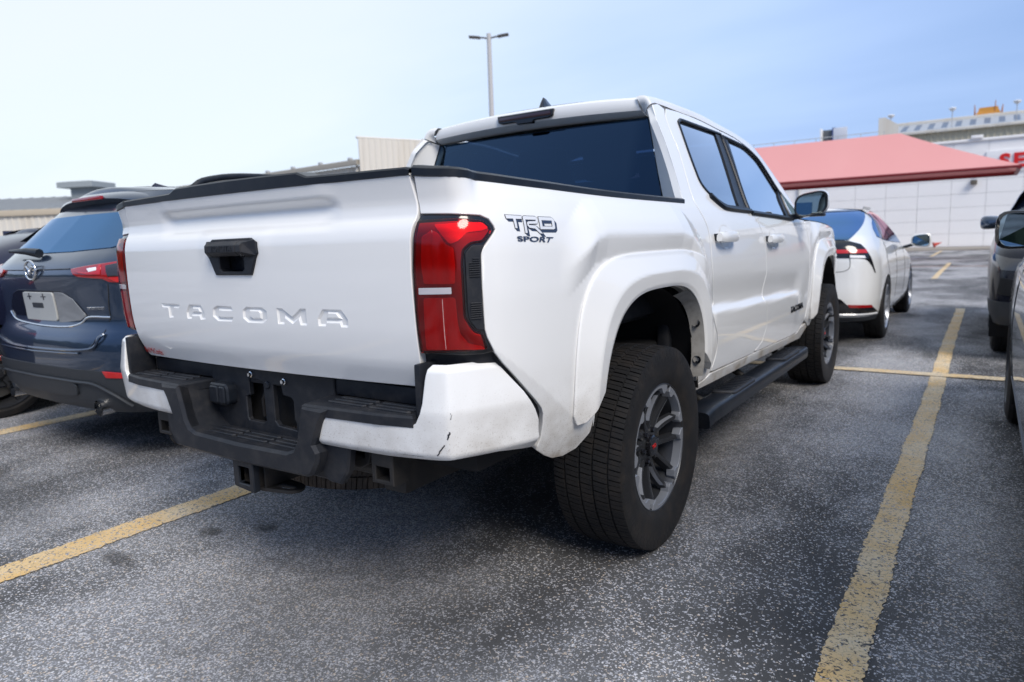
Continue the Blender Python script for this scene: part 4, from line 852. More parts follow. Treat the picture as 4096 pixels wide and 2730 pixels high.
gl_e = resample([tuple(CR(x+.004, z)+np.array((0, -.004, 0))) for x, z in pe], 16)
co_e = resample([tuple(S(a, b)) for a, b in [(.59, 1.735), (.5442, 1.6636), (.5229, 1.5518), (.4864, 1.4327), (.434, 1.31), (.425, 1.27)]], 16)
pil = [[tuple(np.array(a)*(1-w)+np.array(b)*w+np.array((.5, -.5, 0))*.016*math.sin(math.pi*w)) for a, b in zip(gl_e, co_e)] for w in np.linspace(0, 1, 6)]
loft('cab_pillar', pil, WHITE, TR_, mirror=True, flip=True)
# spoiler lip over the rear window with brake lamp
sx = np.linspace(-1, 1, 41); prof = []
for (yy, zz, xx) in ((.70, 1.697, .607), (.645, 1.712, .603), (.628, 1.722, .600), (.622, 1.745, .592), (.632, 1.772, .580), (.66, 1.786, .578), (.72, 1.794, .585)):
    prof.append([(xx*s_, yy-.020*(1-s_*s_), zz+(.020*(1-abs(s_)**2.4) if zz > 1.73 else .016*(1-s_*s_))) for s_ in sx])
loft('roof_spoiler', prof, WHITE, TR_, auto=40)
for s_ in (-1, 1):
    tri = [(s_*.607, .70, 1.697), (s_*.603, .645, 1.712), (s_*.600, .628, 1.722), (s_*.592, .622, 1.745), (s_*.580, .632, 1.772), (s_*.578, .66, 1.786), (s_*.585, .72, 1.794)]
    mesh_obj('spoiler_end', tri+[(s_*.60, .72, 1.70)], [tuple(range(8))], WHITE, TR_)
cap_o = [[(s_*.578, .632, 1.772), (s_*.60, .62, 1.70)]]
ch = fillet([(-.165, 1.785), (.165, 1.785), (.160, 1.752), (.135, 1.744), (.055, 1.744), (.045, 1.732), (-.045, 1.732), (-.055, 1.744), (-.135, 1.744), (-.160, 1.752)], .004, 2)
prism('brake_lamp', ch, 'y', .593, .64, GLOSSB, TR_, .004)
box('brake_lamp_lens', (0, .592, 1.766), (.30, .006, .020), mat('dark_red_lens', (.035, .012, .014), .15, coat=1), TR_, .002)
# windscreen
wl = [(x, y, z) for x, y, z in re_ if y > 2.13]; ws = [[(x*s_, y+.10*(1-s_*s_), z+.02*(1-s_*s_)) for s_ in np.linspace(-1, 1, 13)] for x, y, z in wl]
loft('windscreen', ws, G_FRONT, TR_)
# --- bonnet, fenders, nose
ft = [(2.56, 1.238), (2.75, 1.232), (3.0, 1.222), (3.4, 1.198), (3.8, 1.150), (4.05, 1.09), (4.2, 1.02), (4.27, .93)]
fen = [(2.57, 1.230)]+ft[1:]+[(4.28, .62), (4.05, .55), (3.98, .55)]+[q for q in arc_i(3.35, .50)]+[(2.86, .50), (2.80, .50), (2.72, .535), (2.615, .565), (2.675, .70), (2.655, .9), (2.62, 1.10)]
panel('front_fender', S, fen, WHITE, TR_, step=.02, edge=.03, depth=.03, mirror=True)
hood = []
for u, z in cspline([(2.5, 1.240)]+ft, 4):
    p = S(u, z)*np.array((1, 1, 1)); x_ = float(p[0])-.004; hood.append([(x_*s_, float(p[1])+.09*(1-s_*s_), z+.004+.075*(1-abs(s_)**2.6)+.012*sst(.8, .7, abs(s_))) for s_ in np.linspace(-1, 1, 21)])
loft('bonnet', hood, WHITE, TR_)
ny = [(4.27, .93), (4.30, .80), (4.28, .62), (4.20, .50)]
loft('front_fascia', [[(float(S(min(y_, 4.27), z_)[0])*s_, float(S(min(y_, 4.27), z_)[1])+.09*(1-s_*s_)+.02, z_) for s_ in np.linspace(-1, 1, 13)] for y_, z_ in ny], PLASTIC, TR_)
# --- tailgate
letters = {'gT': None, 'gA': 'gAh', 'gC': None, 'gO': 'gOh', 'gM': None, 'gB': 'gBh'}
hdl = [(-.094, 1.196), (.096, 1.196), (.126, 1.182), (.130, 1.150), (.118, 1.135), (.092, 1.085), (-.088, 1.085), (-.116, 1.135), (-.129, 1.150), (-.125, 1.176)]
sd = cspline([(.700, 1.334), (.705, 1.29), (.712, 1.235), (.706, 1.19), (.704, 1.10), (.706, .98), (.706, .89), (.700, .83), (.692, .785)], 4)
tg = [(-.700, 1.336), (.700, 1.336)]+sd+[(.680, .779), (-.680, .779)]+[(-a, b) for a, b in sd[::-1]]
panel('tailgate', T, tg, WHITE, TR_, holes=[hdl]+[O[k] for k in letters], step=.014, hem=.003, depth=.05, edge=.022, h=.004, hole_hem=False)
tgo = bpy.data.objects['tailgate']
def deboss(P, H):
    P = ccw(list(P)); Pi = offset(P, .0065); loops = [(P, Pi)]
    V = []; Fc = []
    def put(Q, d):
        q = np.array(Q); p = T(q[:, 0], q[:, 1]); n, _, _ = surf_n(T, q[:, 0], q[:, 1]); st = len(V); V.extend(tuple(x) for x in p-n*d); return list(range(st, st+len(Q)))
    def ring(a, b, rev=False):
        for i in range(len(a)):
            j = (i+1) % len(a); f = (a[i], a[j], b[j], b[i]); Fc.append(f[::-1] if rev else f)
    hem_o = offset(P, -.004)
    a0 = put(hem_o, .001); a = put(P, .0002); b = put(Pi, .0055); ring(a0, a); ring(a, b)
    holes = []
    if H:
        H = ccw(list(H)); Ho = offset(H, -.0035); Hi = offset(H, .002); holes = [Ho]; c_ = put(Ho, .0055); d_ = put(Hi, .0); ring(c_, d_, False)
        vo, tr3, _ = tri_poly(Hi, grid=False); st = len(V); put(vo, 0.0); Fc.extend(tuple(st+i for i in t) for t in tr3)
    vo, tr3, _ = tri_poly(Pi, holes, grid=False); st = len(V); put(vo, .0055); Fc.extend(tuple(st+i for i in t) for t in tr3)
    bm = bmesh.new(); bv = [bm.verts.new(v) for v in V]
    for f in Fc:
        try: bm.faces.new([bv[i] for i in f])
        except ValueError: pass
    bmesh.ops.remove_doubles(bm, verts=bm.verts, dist=1e-5)
    return bm_obj('letter', bm, WHITE, tgo, auto=20)
for k, hk in letters.items(): deboss(O[k], O[hk] if hk else None)
# handle bezel, pull and camera
hy = float(T(0, 1.14)[1])
bez = prism('handle_bezel', hdl, 'y', hy-.006, hy+.03, PLASTIC, tgo, .003, holes=[fillet([(-.062, 1.145), (.062, 1.145), (.062, 1.105), (.050, 1.096), (-.050, 1.096), (-.062, 1.105)], 0)])
box('handle_pocket', (0, hy+.045, 1.12), (.14, .01, .07), PLASTIC_S, tgo, .002)
def gem(x0, x1, inn0, inn1, name):
    """faceted grip section"""
    y0 = hy-.006; P = [(x0, y0, 1.190), (x1, y0, 1.190), (x1, y0, 1.143), (x0, y0, 1.143), (x0+inn0, y0-.020, 1.183), (x1-inn1, y0-.020, 1.183), (x1-inn1, y0-.028, 1.176), (x0+inn0, y0-.028, 1.176), (x1-inn1, y0-.028, 1.155), (x0+inn0, y0-.028, 1.155), (x1-inn1, y0-.012, 1.143), (x0+inn0, y0-.012, 1.143)]
    Fc = [(0, 1, 5, 4), (4, 5, 6, 7), (7, 6, 8, 9), (9, 8, 10, 11), (11, 10, 2, 3), (0, 4, 7, 9, 11, 3), (1, 2, 10, 8, 6, 5)]
    bm = bmesh.new(); v = [bm.verts.new(p) for p in P]
    for f in Fc: bm.faces.new([v[i] for i in f])
    bmesh.ops.recalc_face_normals(bm, faces=bm.faces)
    bmesh.ops.bevel(bm, geom=[e for e in bm.edges if len(e.link_faces) == 2], offset=.0015, segments=1, affect='EDGES')
    return bm_obj(name, bm, PLASTIC, tgo)
gem(-.122, -.076, .030, .0, 'grip_end'); gem(-.0745, .0625, 0, 0, 'handle_grip'); gem(.064, .124, .0, .034, 'grip_end')
tM = Matrix(((1, 0, 0, -.006), (0, 0, -1, hy-.0345), (0, 1, 0, 1.1655), (0, 0, 0, 1)))
text_mesh('handle_lettering', 'TOYOTA', .0235, mat('lettering_black', (.012, .013, .016), .55), tgo, tM, .0008, sx=1.12, bold=.0005)
lathe('camera_lens', [(0, 0), (.005, .001), (.006, .003), (.009, .003), (.010, .010)], GLOSSB, tgo, 16, 'y', (.080, hy-.026, 1.149))
# dealer sticker, bottom left of the gate
sy = float(T(-.635, .80)[1]); sn, _, _ = surf_n(T, np.array(-.635), np.array(.803)); up_ = np.array((0, -sn[2]*-1, 0)); 
nv = Vector(sn); xv = Vector((1, 0, 0)); xv = (xv-nv*xv.dot(nv)).normalized(); zv = nv.cross(xv)
so = Vector(T(-.628, .803))+nv*.004
sM = Matrix(((xv.x, zv.x, nv.x, so.x), (xv.y, zv.y, nv.y, so.y), (xv.z, zv.z, nv.z, so.z), (0, 0, 0, 1)))
text_mesh('dealer_sticker', 'Red McCombs', .036, REDP, tgo, sM, .0003, sx=.62, shear=.35, bold=-.0002)
# black cap rail on the gate
def caprail(name, xs, zt, parent):
    rows = []
    for x_, t_ in zip(xs, zt):
        y_ = float(T(x_, 1.334)[1]); rows.append([(x_, y_+.004, 1.330), (x_, y_-.003, 1.333), (x_, y_-.004, t_-.006), (x_, y_+.001, t_-.001), (x_, y_+.008, t_), (x_, y_+.060, t_+.002), (x_, y_+.066, t_-.004), (x_, y_+.066, 1.31)])
    return loft(name, rows, PLASTIC_S, parent, auto=35)
xs = [-.703, -.69, -.60, -.45, -.345, -.305, -.15, 0, .15, .305, .345, .45, .60, .69, .703]
zt = [1.350, 1.354, 1.355, 1.356, 1.357, 1.371, 1.373, 1.374, 1.373, 1.371, 1.357, 1.356, 1.355, 1.354, 1.350]
caprail('gate_cap', xs, zt, tgo)
box('gate_inner', (0, -.955, 1.05), (1.36, .03, .54), PLASTIC, tgo, .01)
# bed rail caps
bt_ = [(max(a, UG-.004), b) for a, b in cspline(O['bedtop'], 8)]; rows = []
for k, (u, z) in enumerate(bt_):
    p = S(u, z); n_, _, _ = surf_n(S, np.array(u), np.array(min(z, 1.30)), .004); n_ = np.array((n_[0], n_[1], 0)); n_ /= np.linalg.norm(n_)
    f = k/(len(bt_)-1); hh = .024-.006*f
    rows.append([tuple(p+n_*a+np.array((0, 0, b))) for a, b in ((-.004, -.006), (.003, -.002), (.003, hh*.7), (-.006, hh), (-.05, hh+.004), (-.085, hh+.001), (-.09, hh-.01), (-.09, -.05))])
loft('bed_rail_cap', rows, PLASTIC_S, TR_, auto=40, mirror=True)
mesh_obj('rail_cap_end', rows[-1], [tuple(range(8))], PLASTIC_S, TR_)
mesh_obj('rail_cap_end', rows[0], [tuple(range(8))[::-1]], PLASTIC_S, TR_)
# bed tub
box('bed_floor', (0, -.22, .84), (1.5, 1.48, .03), PLASTIC, TR_, .005); box('bed_wall', (.765, -.22, 1.07), (.05, 1.46, .45), PLASTIC, TR_, .01, mirror=True); box('bed_front_wall', (0, .49, 1.06), (1.50, .04, .42), PLASTIC, TR_, .01)
# --- tail lamps
lamp_o = [(max(a, UG+.002), b) for a, b in O['lamptop']+O['lampright']+O['lampbot']+O['lampleft']+[(-1.160, 1.222)]]
Sn = lambda d: (lambda u, z: S(u, z)+surf_n(S, np.asarray(u, float), np.asarray(z, float), .004)[0]*d)
def lamp():
    h = panel('tail_lamp', Sn(-.004), lamp_o, GLOSSB, TR_, step=.02, hem=.003, depth=.05, edge=.015)
    ln = fillet(O['lens'], .006, 2)
    panel('lens', Sn(.004), ln, LENS, h, step=.02, hem=.003, depth=.007, edge=.015)
    panel('inner_reflector', Sn(-.002), offset(ccw(ln), .006), SEGR_D, h, step=.03, hem=0, edge=.02)
    for k, nm in (('segA', 'upper_segment'), ('segB', 'lower_segment'), ('segT', 'top_segment')):
        P = O[k]; u0 = min(p[0] for p in P); u1 = max(p[0] for p in P)
        def F(u, z, u0=u0, u1=u1, k=k):
            uu = np.asarray(u, float)
            b = .0008*np.sin(uu*900) if k != 'segT' else 0*uu
            rd = .004*np.exp(-((uu-(u0+.38*(u1-u0)))/.006)**2) if k != 'segT' else .002*np.sin(np.asarray(z)*180)
            return S(u, z)+surf_n(S, uu, np.asarray(z, float), .004)[0]*(-.0005+b+rd)[..., None]
        panel(nm, F, fillet(P, .006, 2), SEGR, h, step=.008, hem=0, edge=.01, h=.001)
    panel('reversing_lamp', Sn(.0045), fillet(O['rev'], .002, 2), REVL, h, step=.02, hem=.001, depth=.004, edge=.02)
    v = panel('vent_trim', Sn(.003), fillet(O['vent'], .004, 2), PLASTIC, h, step=.02, hem=.002, depth=.01, edge=.015)
    for z0, n in ((1.075, 9), (.970, 8)):
        for i in range(n):
            zz = z0+i*.0055; a, b = (-1.008 if not (z0 > 1 and i > 6) else -1.000), -.983
            tube('vent_rib', [tuple(Sn(.0065)(u, zz)) for u in (a, b)], .0013, PLASTIC, v, 5)
    return h
lp = lamp()
def mirror_tree(o, parent):
    m = mirror_obj(o, parent)
    for c in list(o.children): mirror_tree(c, m)
    return m
mirror_tree(lp, TR_)
# black apron between lamp and bumper
panel('lamp_apron', Sn(-.022), [(-1.17, .885), (-.93, .885), (-.90, .83), (-.93, .80), (-1.17, .80)], PLASTIC, TR_, step=.05, hem=0, edge=.03, mirror=True)
panel('quarter_gap_trim', Sn(-.016), [(-.95, .89), (-.90, .86), (-.74, .70), (-.73, .58), (-.80, .57), (-.80, .70), (-.93, .84)], PLASTIC, TR_, step=.05, hem=0, edge=.03, mirror=True)
# --- printed emblem on the bed side
DBLUE = mat('decal_navy', (.030, .045, .085), .4); DBL2 = mat('decal_blue', (.11, .17, .29), .4); DW = mat('decal_silver', (.66, .68, .72), .35); DK = mat('decal_black', (.012, .013, .018), .4)
dec = bpy.data.objects.new('emblem_decal', None); link(dec, TR_)
def dpan(nm, P, m, off, holes=()): return panel(nm, Sn(off), P, m, dec, holes=holes, step=.006, hem=0, edge=.005)
for nm, s_, sh in (('dT', 'dTs', 0), ('dR', 'dRs', 0), ('dD', 'dDs', 0)):
    hs = [O['dDh']] if nm == 'dD' else []
    dpan('emblem_shadow', O[s_], DBLUE, .0005)
    dpan('emblem_outline', offset(ccw(list(O[nm])), -.0016), DK, .0010, [offset(ccw(list(h)), .0016) for h in hs]); dpan('emblem_letter', O[nm], DW, .0016, hs)
dpan('emblem_shadow', O['dDi'], DBLUE, .0021)
spc = [np.array(p) for p in O['sp']]
cu = text_mesh('emblem_word', 'SPORT', 1.0, DBLUE, dec, None, 0, bold=.03)
co = np.array([v.co for v in cu.data.vertices]); lo, hi = co.min(0), co.max(0); q = (co[:, :2]-lo[:2])/(hi[:2]-lo[:2])
uvp = (1-q[:, :1])*(1-q[:, 1:])*spc[3]+q[:, :1]*(1-q[:, 1:])*spc[2]+q[:, :1]*q[:, 1:]*spc[1]+(1-q[:, :1])*q[:, 1:]*spc[0]
P3 = Sn(.0020)(uvp[:, 0], uvp[:, 1]); cu.data.vertices.foreach_set('co', P3.ravel()); cu.data.update()
# --- rear bumper
wing = [(.352, .598), (.372, .635), (.398, .682), (.418, .697), (.60, .6955), (.7053, .6927), (.7204, .7028), (.735, .729), (.742, .755), (.748, .815), (.7534, .8438), (.765, .8559), (.838, .8555), (.908, .855), (.95, .8545), (.966, .8475), (.9922, .8162), (1.0418, .7606), (1.080, .705), (1.0965, .672), (1.098, .640), (1.113, .579), (.965, .5995), (.813, .6005), (.7658, .5975), (.60, .593)]
panel('bumper_wing', B, wing, WHITE_D, TR_, step=.009, hem=.004, depth=.03, edge=.02, h=.004, mirror=True)
# chipped paint along the corner crease
chip = mat('bare_plastic_chip', (.02, .022, .03), .6)
for (a0, z0), (a1, z1), w in (((.776, .620), (.800, .648), .0024), ((.809, .664), (.816, .684), .0030), ((.66, .6125), (.735, .612), .0012), ((.8195, .718), (.8215, .735), .0012)):
    pts = []
    for i in range(9): f = i/8; pts.append((a0+(a1-a0)*f+random.uniform(-1, 1)*.0015, z0+(z1-z0)*f+random.uniform(-1, 1)*.0012))
    lp_ = [(u+w*random.uniform(.3, 1), z-w*.4) for u, z in pts]+[(u-w*random.uniform(.3, 1), z+w*.4) for u, z in pts[::-1]]
    panel('paint_chip', lambda s_, z: B(s_, z)+surf_n(B, np.asarray(s_, float), np.asarray(z, float), .004)[0]*.0009, lp_, chip, TR_, step=.02, hem=0, edge=.01)
U_out = [(.318, .716), (.425, .713), (.412, .697), (.392, .668), (.362, .604), (.378, .583), (.374, .556), (.345, .512), (.32, .503), (0, .497)]
U_in = [(.318, .716), (.300, .66), (.285, .605), (.268, .578), (.235, .566), (0, .561)]
Up = U_out+[(-a, b) for a, b in U_out[::-1][1:]]+[(-a, b) for a, b in U_in[1:]]+U_in[::-1][1:-1]
bc = prism('bumper_centre', Up, 'y', -1.124, -1.085, PLASTIC, TR_, .009)
# deep side flaps behind the centre piece
prism('bumper_flap', [(.36, .61), (.470, .605), (.455, .53), (.42, .486), (.37, .488), (.34, .52)], 'y', -1.085, -1.06, PLASTIC, TR_, .006, mirror=True)
prism('bumper_skirt', [(-.38, .53), (.38, .53), (.36, .485), (-.36, .485)], 'y', -1.07, -1.04, PLASTIC, TR_, .006)
def slab(name, P, z0, z1, m, parent, bev=.006, mirror=False): return prism(name, P, 'z', z1, z0, m, parent, bev, mirror=mirror)
st = slab('upper_step', [(.318, -1.118), (.37, -1.117), (.60, -1.103), (.712, -1.083), (.700, -.985), (.300, -.985)], .690, .720, PLASTIC, TR_, .006)
def pads(x0, x1, y0, y1, z, n, parent, skew=0):
    w = (x1-x0)/n
    for i in range(n):
        for j in range(3):
            ya = y0+(y1-y0)*j/3+.004; yb = y0+(y1-y0)*(j+1)/3-.004; xa = x0+w*i+.005; xb = x0+w*(i+1)-.005
            prism('tread_pad', [(xa+.008, ya), (xb-.008, ya), (xb, (ya+yb)/2), (xb-.004, yb), (xa+.004, yb), (xa, (ya+yb)/2)], 'z', z+.005, z-.002, PLASTIC, parent, .003)
pads(.36, .69, -1.072, -.995, .7205, 2, st)
mirror_tree(st, TR_)
ls = slab('lower_step', [(-.275, -1.10), (.275, -1.10), (.275, -.985), (-.275, -.985)], .535, .560, PLASTIC, TR_, .004)
pads(-.245, .245, -1.082, -1.005, .5605, 3, ls)
# number plate recess
w1 = [(-.105, .735), (-.055, .735), (-.030, .728), (-.028, .600), (-.040, .592), (-.118, .592), (-.125, .60), (-.125, .672), (-.105, .680)]
w2 = [(.020, .725), (.062, .725), (.068, .695), (.108, .690), (.118, .68), (.118, .62), (.125, .612), (.125, .585), (.035, .59), (.020, .605)]
lp_ = [(-.315, .772), (.315, .772), (.315, .565), (.27, .556), (-.24, .556), (-.275, .575), (-.315, .62)]
pl = prism('plate_recess', lp_, 'y', -.992, -.975, PLASTIC, TR_, .003, holes=[w1, w2])
for w in (w1, w2): 
    pass
box('recess_back', (0, -.93, .66), (.5, .01, .20), DARK, TR_, 0)
tube('wiring', [(-.09, -.95, .60), (-.085, -.955, .66), (-.06, -.955, .70), (-.035, -.95, .725)], .007, UNDER, TR_, 8)
for s_ in (-1, 1):
    loft('recess_side', [[(s_*.318, -1.112, .716), (s_*.300, -1.112, .66), (s_*.285, -1.112, .605), (s_*.268, -1.112, .578), (s_*.235, -1.10, .561)], [(s_*.312, -.985, .716), (s_*.300, -.985, .66), (s_*.285, -.985, .605), (s_*.268, -.985, .578), (s_*.235, -.985, .560)]], PLASTIC, TR_)
for x_, z_ in ((-.085, .752), (.085, .742)):
    lathe('plate_bolt', [(0, -.012), (.006, -.012), (.007, -.005), (.010, -.004), (.010, .004)], CHROME, pl, 12, 'y', (x_, -.994, z_))
lathe('plate_plug', [(0, -.004), (.009, -.004), (.012, -.002), (.014, .004)], PLASTIC_S, pl, 16, 'y', (-.005, -.994, .722))
pg = prism('trailer_plug', fillet([(-.275, .715), (-.185, .715), (-.175, .70), (-.175, .655), (-.187, .640), (-.27, .640), (-.285, .66), (-.285, .70)], .014, 4), 'y', -1.030, -.985, PLASTIC_S, TR_, .006)
prism('plug_cover', fillet([(-.268, .707), (-.222, .707), (-.222, .648), (-.268, .648)], .008, 3), 'y', -1.038, -1.026, PLASTIC_S, pg, .004); prism('plug_cover', fillet([(-.217, .707), (-.184, .707), (-.184, .648), (-.217, .648)], .008, 3), 'y', -1.038, -1.026, PLASTIC_S, pg, .004)
box('bumper_top_beam', (0, -.955, .745), (1.38, .06, .05), PLASTIC, TR_, .008); box('gate_gap_panel', (0, -.925, .78), (1.40, .03, .13), DARK, TR_, .004)
box('bumper_end_wall', (.722, -1.02, .785), (.02, .10, .14), PLASTIC, TR_, .006, rot=None, mirror=True)
# hitch receiver
hr = empty('hitch', (0, 0, 0)); hr.name = 'hitch_receiver'; hr.parent = TR_
sq = lambda w, h, z0: [(-w, z0-h), (w, z0-h), (w, z0+h), (-w, z0+h)]
prism('receiver_tube', fillet(sq(.042, .042, .452), .006, 2), 'y', -1.105, -.86, UNDER, hr, .002, holes=[sq(.028, .028, .452)])
prism('receiver_collar', fillet([(-.054, .41), (.050, .40), (.050, .508), (-.054, .508)], .006, 2), 'y', -1.112, -1.09, PLASTIC_S, hr, .003, holes=[fillet(sq(.028, .028, .452), .004, 2)])
prism('receiver_back', sq(.03, .03, .452), 'y', -.95, -.93, DARK, hr, 0)
prism('chain_plate', fillet([(-.075, -1.085), (.05, -1.085), (.16, -1.06), (.175, -1.03), (.15, -.99), (-.075, -.97)], .02, 3), 'z', .412, .402, UNDER, hr, .003, holes=[fillet([(.075, -1.055), (.145, -1.042), (.145, -1.025), (.08, -1.03)], .006, 2)])
for x_ in (-.062, .062): box('receiver_gusset', (x_, -1.0, .455), (.008, .16, .085), UNDER, hr, .002)
tube('hitch_crossbar', [(-.52, -.93, .50), (.52, -.93, .50)], .03, UNDER, hr, 10)
# frame ends / tow brackets
def bracket(s_):
    b_ = bpy.data.objects.new('tow_bracket', None); link(b_, TR_)
    x0 = s_*.555
    prism('bracket_channel', [(x0-.042, .50), (x0+.042, .50), (x0+.042, .59), (x0-.042, .59)], 'y', -1.05, -.985, UNDER, b_, .003, holes=[[(x0-.026, .512), (x0+.026, .512), (x0+.026, .55), (x0-.026, .55)]])
    prism('bracket_hook', fillet([(x0-s_*.06, .61), (x0-s_*.155, .61), (x0-s_*.165, .55), (x0-s_*.13, .515), (x0-s_*.085, .535)], .012, 3), 'y', -1.02, -1.0, UNDER, b_, .003, holes=[[(x0-s_*.145+.0, .565), (x0-s_*.10, .555), (x0-s_*.10, .58), (x0-s_*.145, .585)]])
    box('bracket_arm', (x0+s_*.11, -.96, .600), (.17, .09, .03), UNDER, b_, .006); box('bracket_stem', (x0, -.80, .575), (.07, .38, .05), UNDER, b_, .006)
bracket(1); bracket(-1)
box('frame_rail', (.50, 1.2, .50), (.09, 4.3, .13), UNDER, TR_, .01, mirror=True)
tube('tailpipe', [(-.49, -.60, .56), (-.50, -.90, .52), (-.498, -1.045, .505)], .043, STEEL, TR_, 20, cap=False)
tube('tailpipe_inner', [(-.499, -1.0, .509), (-.498, -1.043, .505)], .039, DARK, TR_, 16)
tube('rear_axle', [(-.80, 0, .38), (-.2, 0, .38), (0, 0, .38), (.2, 0, .38), (.80, 0, .38)], [.045, .045, .13, .045, .045], UNDER, TR_, 12)
box('underbody', (0, 1.55, .62), (1.55, 4.9, .20), DARK, TR_, .02); box('fuel_tank', (-.25, 1.0, .50), (.5, 1.1, .2), UNDER, TR_, .03)
# wheel houses
for y0 in (0, 3.35):
    a = np.linspace(R(8), R(168), 30); L = [(y0+.50*math.cos(t), .43+.545*math.sin(t)) for t in a]
    loft('wheel_liner', [[(.915, y, z) for y, z in L], [(.60, y, z) for y, z in L], [(.45, y*.6+y0*.4, .43+(z-.43)*.6) for y, z in L]], DARK, TR_, mirror=True)
    for xx in (.44,): box('wheel_house_wall', (xx, y0, .72), (.02, 1.0, .55), DARK, TR_, 0, mirror=True)
box('inner_fender_brace', (.80, .40, .70), (.05, .05, .5), PLASTIC, TR_, .01, mirror=True)
# --- wheels
def make_tyre(name, rad, wid, rimr, parent, m, blocks=66):
    hw = wid/2; th = []
    for b in range(blocks):
        a0 = 2*math.pi*b/blocks; da = 2*math.pi/blocks
        th += [(a0, 1), (a0+.11*da, 1), (a0+.13*da, 0), (a0+.50*da, 0), (a0+.51*da, 2), (a0+.545*da, 2), (a0+.555*da, 0), (a0+.985*da, 0)]
    # tread ribs: (t0, t1, phase)
    ribs = [(-1, -.66, 0), (-.60, -.22, .35), (-.16, .16, .7), (.22, .60, .1), (.66, 1, .55)]
    prof = [(-.84, rimr-.006, 0, 0), (-.88, rimr+.004, 0, 0), (-.96, rimr+.022, 0, 0), (-1.005, rimr+.05, 0, 0), (-1.015, rad-.062, 0, 0), (-1.012, rad-.044, 0, 0), (-1.015, rad-.036, 0, 3), (-1.005, rad-.016, 0, 3)]
    tr_ = []
    for a, b, ph in ribs:
        lo = rad-.0085; n0 = len(tr_)
        if a > -1: tr_.append((a-.012, lo, ph, 0))
        crown = lambda t: rad-.006*abs(t)**3
        tr_.append((a+.004 if a > -1 else a*.985, crown(a), ph, 1)); tr_.append(((a+b)/2, crown((a+b)/2), ph, 1)); tr_.append((b-.004 if b < 1 else b*.985, crown(b), ph, 1))
        if b < 1: tr_.append((b+.012, lo, ph, 0))
    prof = prof+tr_+[(-p[0], p[1], p[2], p[3]) for p in prof[::-1]]
    V = []; n = len(th)
    for t, r, ph, f in prof:
        for a, g in th:
            rr = r; aa = a+ph*2*math.pi/blocks+t*.05
            if f == 1 and g == 1: rr -= .0075
            if f == 1 and g == 2: rr -= .0045
            if f == 3 and g == 1: rr -= .005
            V.append((t*hw, rr*math.cos(aa), rr*math.sin(aa)))
    Fc = [(i*n+k, i*n+(k+1) % n, (i+1)*n+(k+1) % n, (i+1)*n+k) for i in range(len(prof)-1) for k in range(n)]
    bm = bmesh.new(); bv = [bm.verts.new(v) for v in V]
    for f in Fc: bm.faces.new([bv[i] for i in f])
    bmesh.ops.recalc_face_normals(bm, faces=bm.faces)
    return bm_obj(name, bm, m, parent, auto=28)
def polar(r, a): return (r*math.cos(a), r*math.sin(a))
def make_wheel(parent):
    w = bpy.data.objects.new('wheel', None); link(w, parent)
    ty = make_tyre('tyre', .3815, .258, .236, w, RUBBER)
    rim = lathe('rim', [(.236, .118), (.241, .126), (.241, .134), (.236, .136), (.229, .124), (.222, .095), (.214, .06), (.205, -.02), (.205, -.10), (.236, -.118)], RIMD, w, 64)
    rim.location = (-.021, 0, 0)
    bm = bmesh.new(); lathe_bm(bm, [(.0, .045), (.15, .045), (.15, .03), (.0, .03)], 32); disc = bm_obj('brake_disc', bm, mat('disc_iron', (.09, .085, .08), .45, metal=.7), w, auto=30)
    lathe('hub', [(0, .098), (.034, .097), (.036, .092), (.062, .088), (.078, .080), (.085, .05)], RIMD, rim, 36)
    lathe('hub_cap', [(0, .110), (.036, .109), (.041, .105), (.042, .094)], GLOSSB, rim, 28)
    cM = Matrix(((0, 0, 1, .1106), (1, 0, 0, 0), (0, 1, 0, .0), (0, 0, 0, 1)))
    text_mesh('cap_logo', 'TRD', .021, mat('logo_red', (.55, .02, .02), .4), rim, cM, .0004, sx=.85, shear=-.2, bold=.0004)
    for k in range(6):
        a0 = R(90+60*k)
        for sgn in (-1, 1):
            # spoke: from hub to the leg of the arc
            secs = []
            for f in np.linspace(0, 1, 6):
                r = .055+f*(.214-.055); an = a0+sgn*(R(12)+R(6.5)*f); wv = .0115-.002*f; x = .086+.038*f-.010*math.sin(math.pi*f); c_ = np.array(polar(r, an)); tv = np.array((-math.sin(an), math.cos(an)))
                secs.append([(x-.035, *(c_-tv*wv*1.25)), (x, *(c_-tv*wv*.8)), (x+.002, *c_), (x, *(c_+tv*wv*.8)), (x-.035, *(c_+tv*wv*1.25))])
            loft('spoke', secs, RIMD, rim, closed=True, cap=True, auto=35)
            # machined flank of the spoke
            sl = []
            for f in np.linspace(.25, .86, 5):
                r = .055+f*(.214-.055); an = a0+sgn*(R(12)+R(6.5)*f); wv = .0115-.002*f; x = .087+.038*f-.010*math.sin(math.pi*f); c_ = np.array(polar(r, an)); tv = np.array((-math.sin(an), math.cos(an)))*(-sgn)
                sl.append([(x, *(c_+tv*wv*.80)), (x-.016, *(c_+tv*wv*1.12))])
            loft('spoke_facet', sl, RIMS, rim, smooth=False)
        # machined arc with legs
        P = [polar(.2385, a0+R(t)) for t in np.linspace(-26.5, 26.5, 15)]+[polar(.214, a0+R(26)), polar(.198, a0+R(21)), polar(.203, a0+R(17)), polar(.219, a0+R(14))]+[polar(.222, a0+R(t)) for t in np.linspace(9, -9, 5)]+[polar(.219, a0-R(14)), polar(.203, a0-R(17)), polar(.198, a0-R(21)), polar(.214, a0-R(26))]
        prism('machined_arc', P, 'x', .1335, .10, RIMS, rim, .0012, auto=25)
        n_ = polar(.060, a0+R(30)); lathe('lug_nut', [(0, .101), (.008, .101), (.010, .096), (.011, .080)], GLOSSB, rim, 6, 'x', (0, n_[0], n_[1]))
    return w
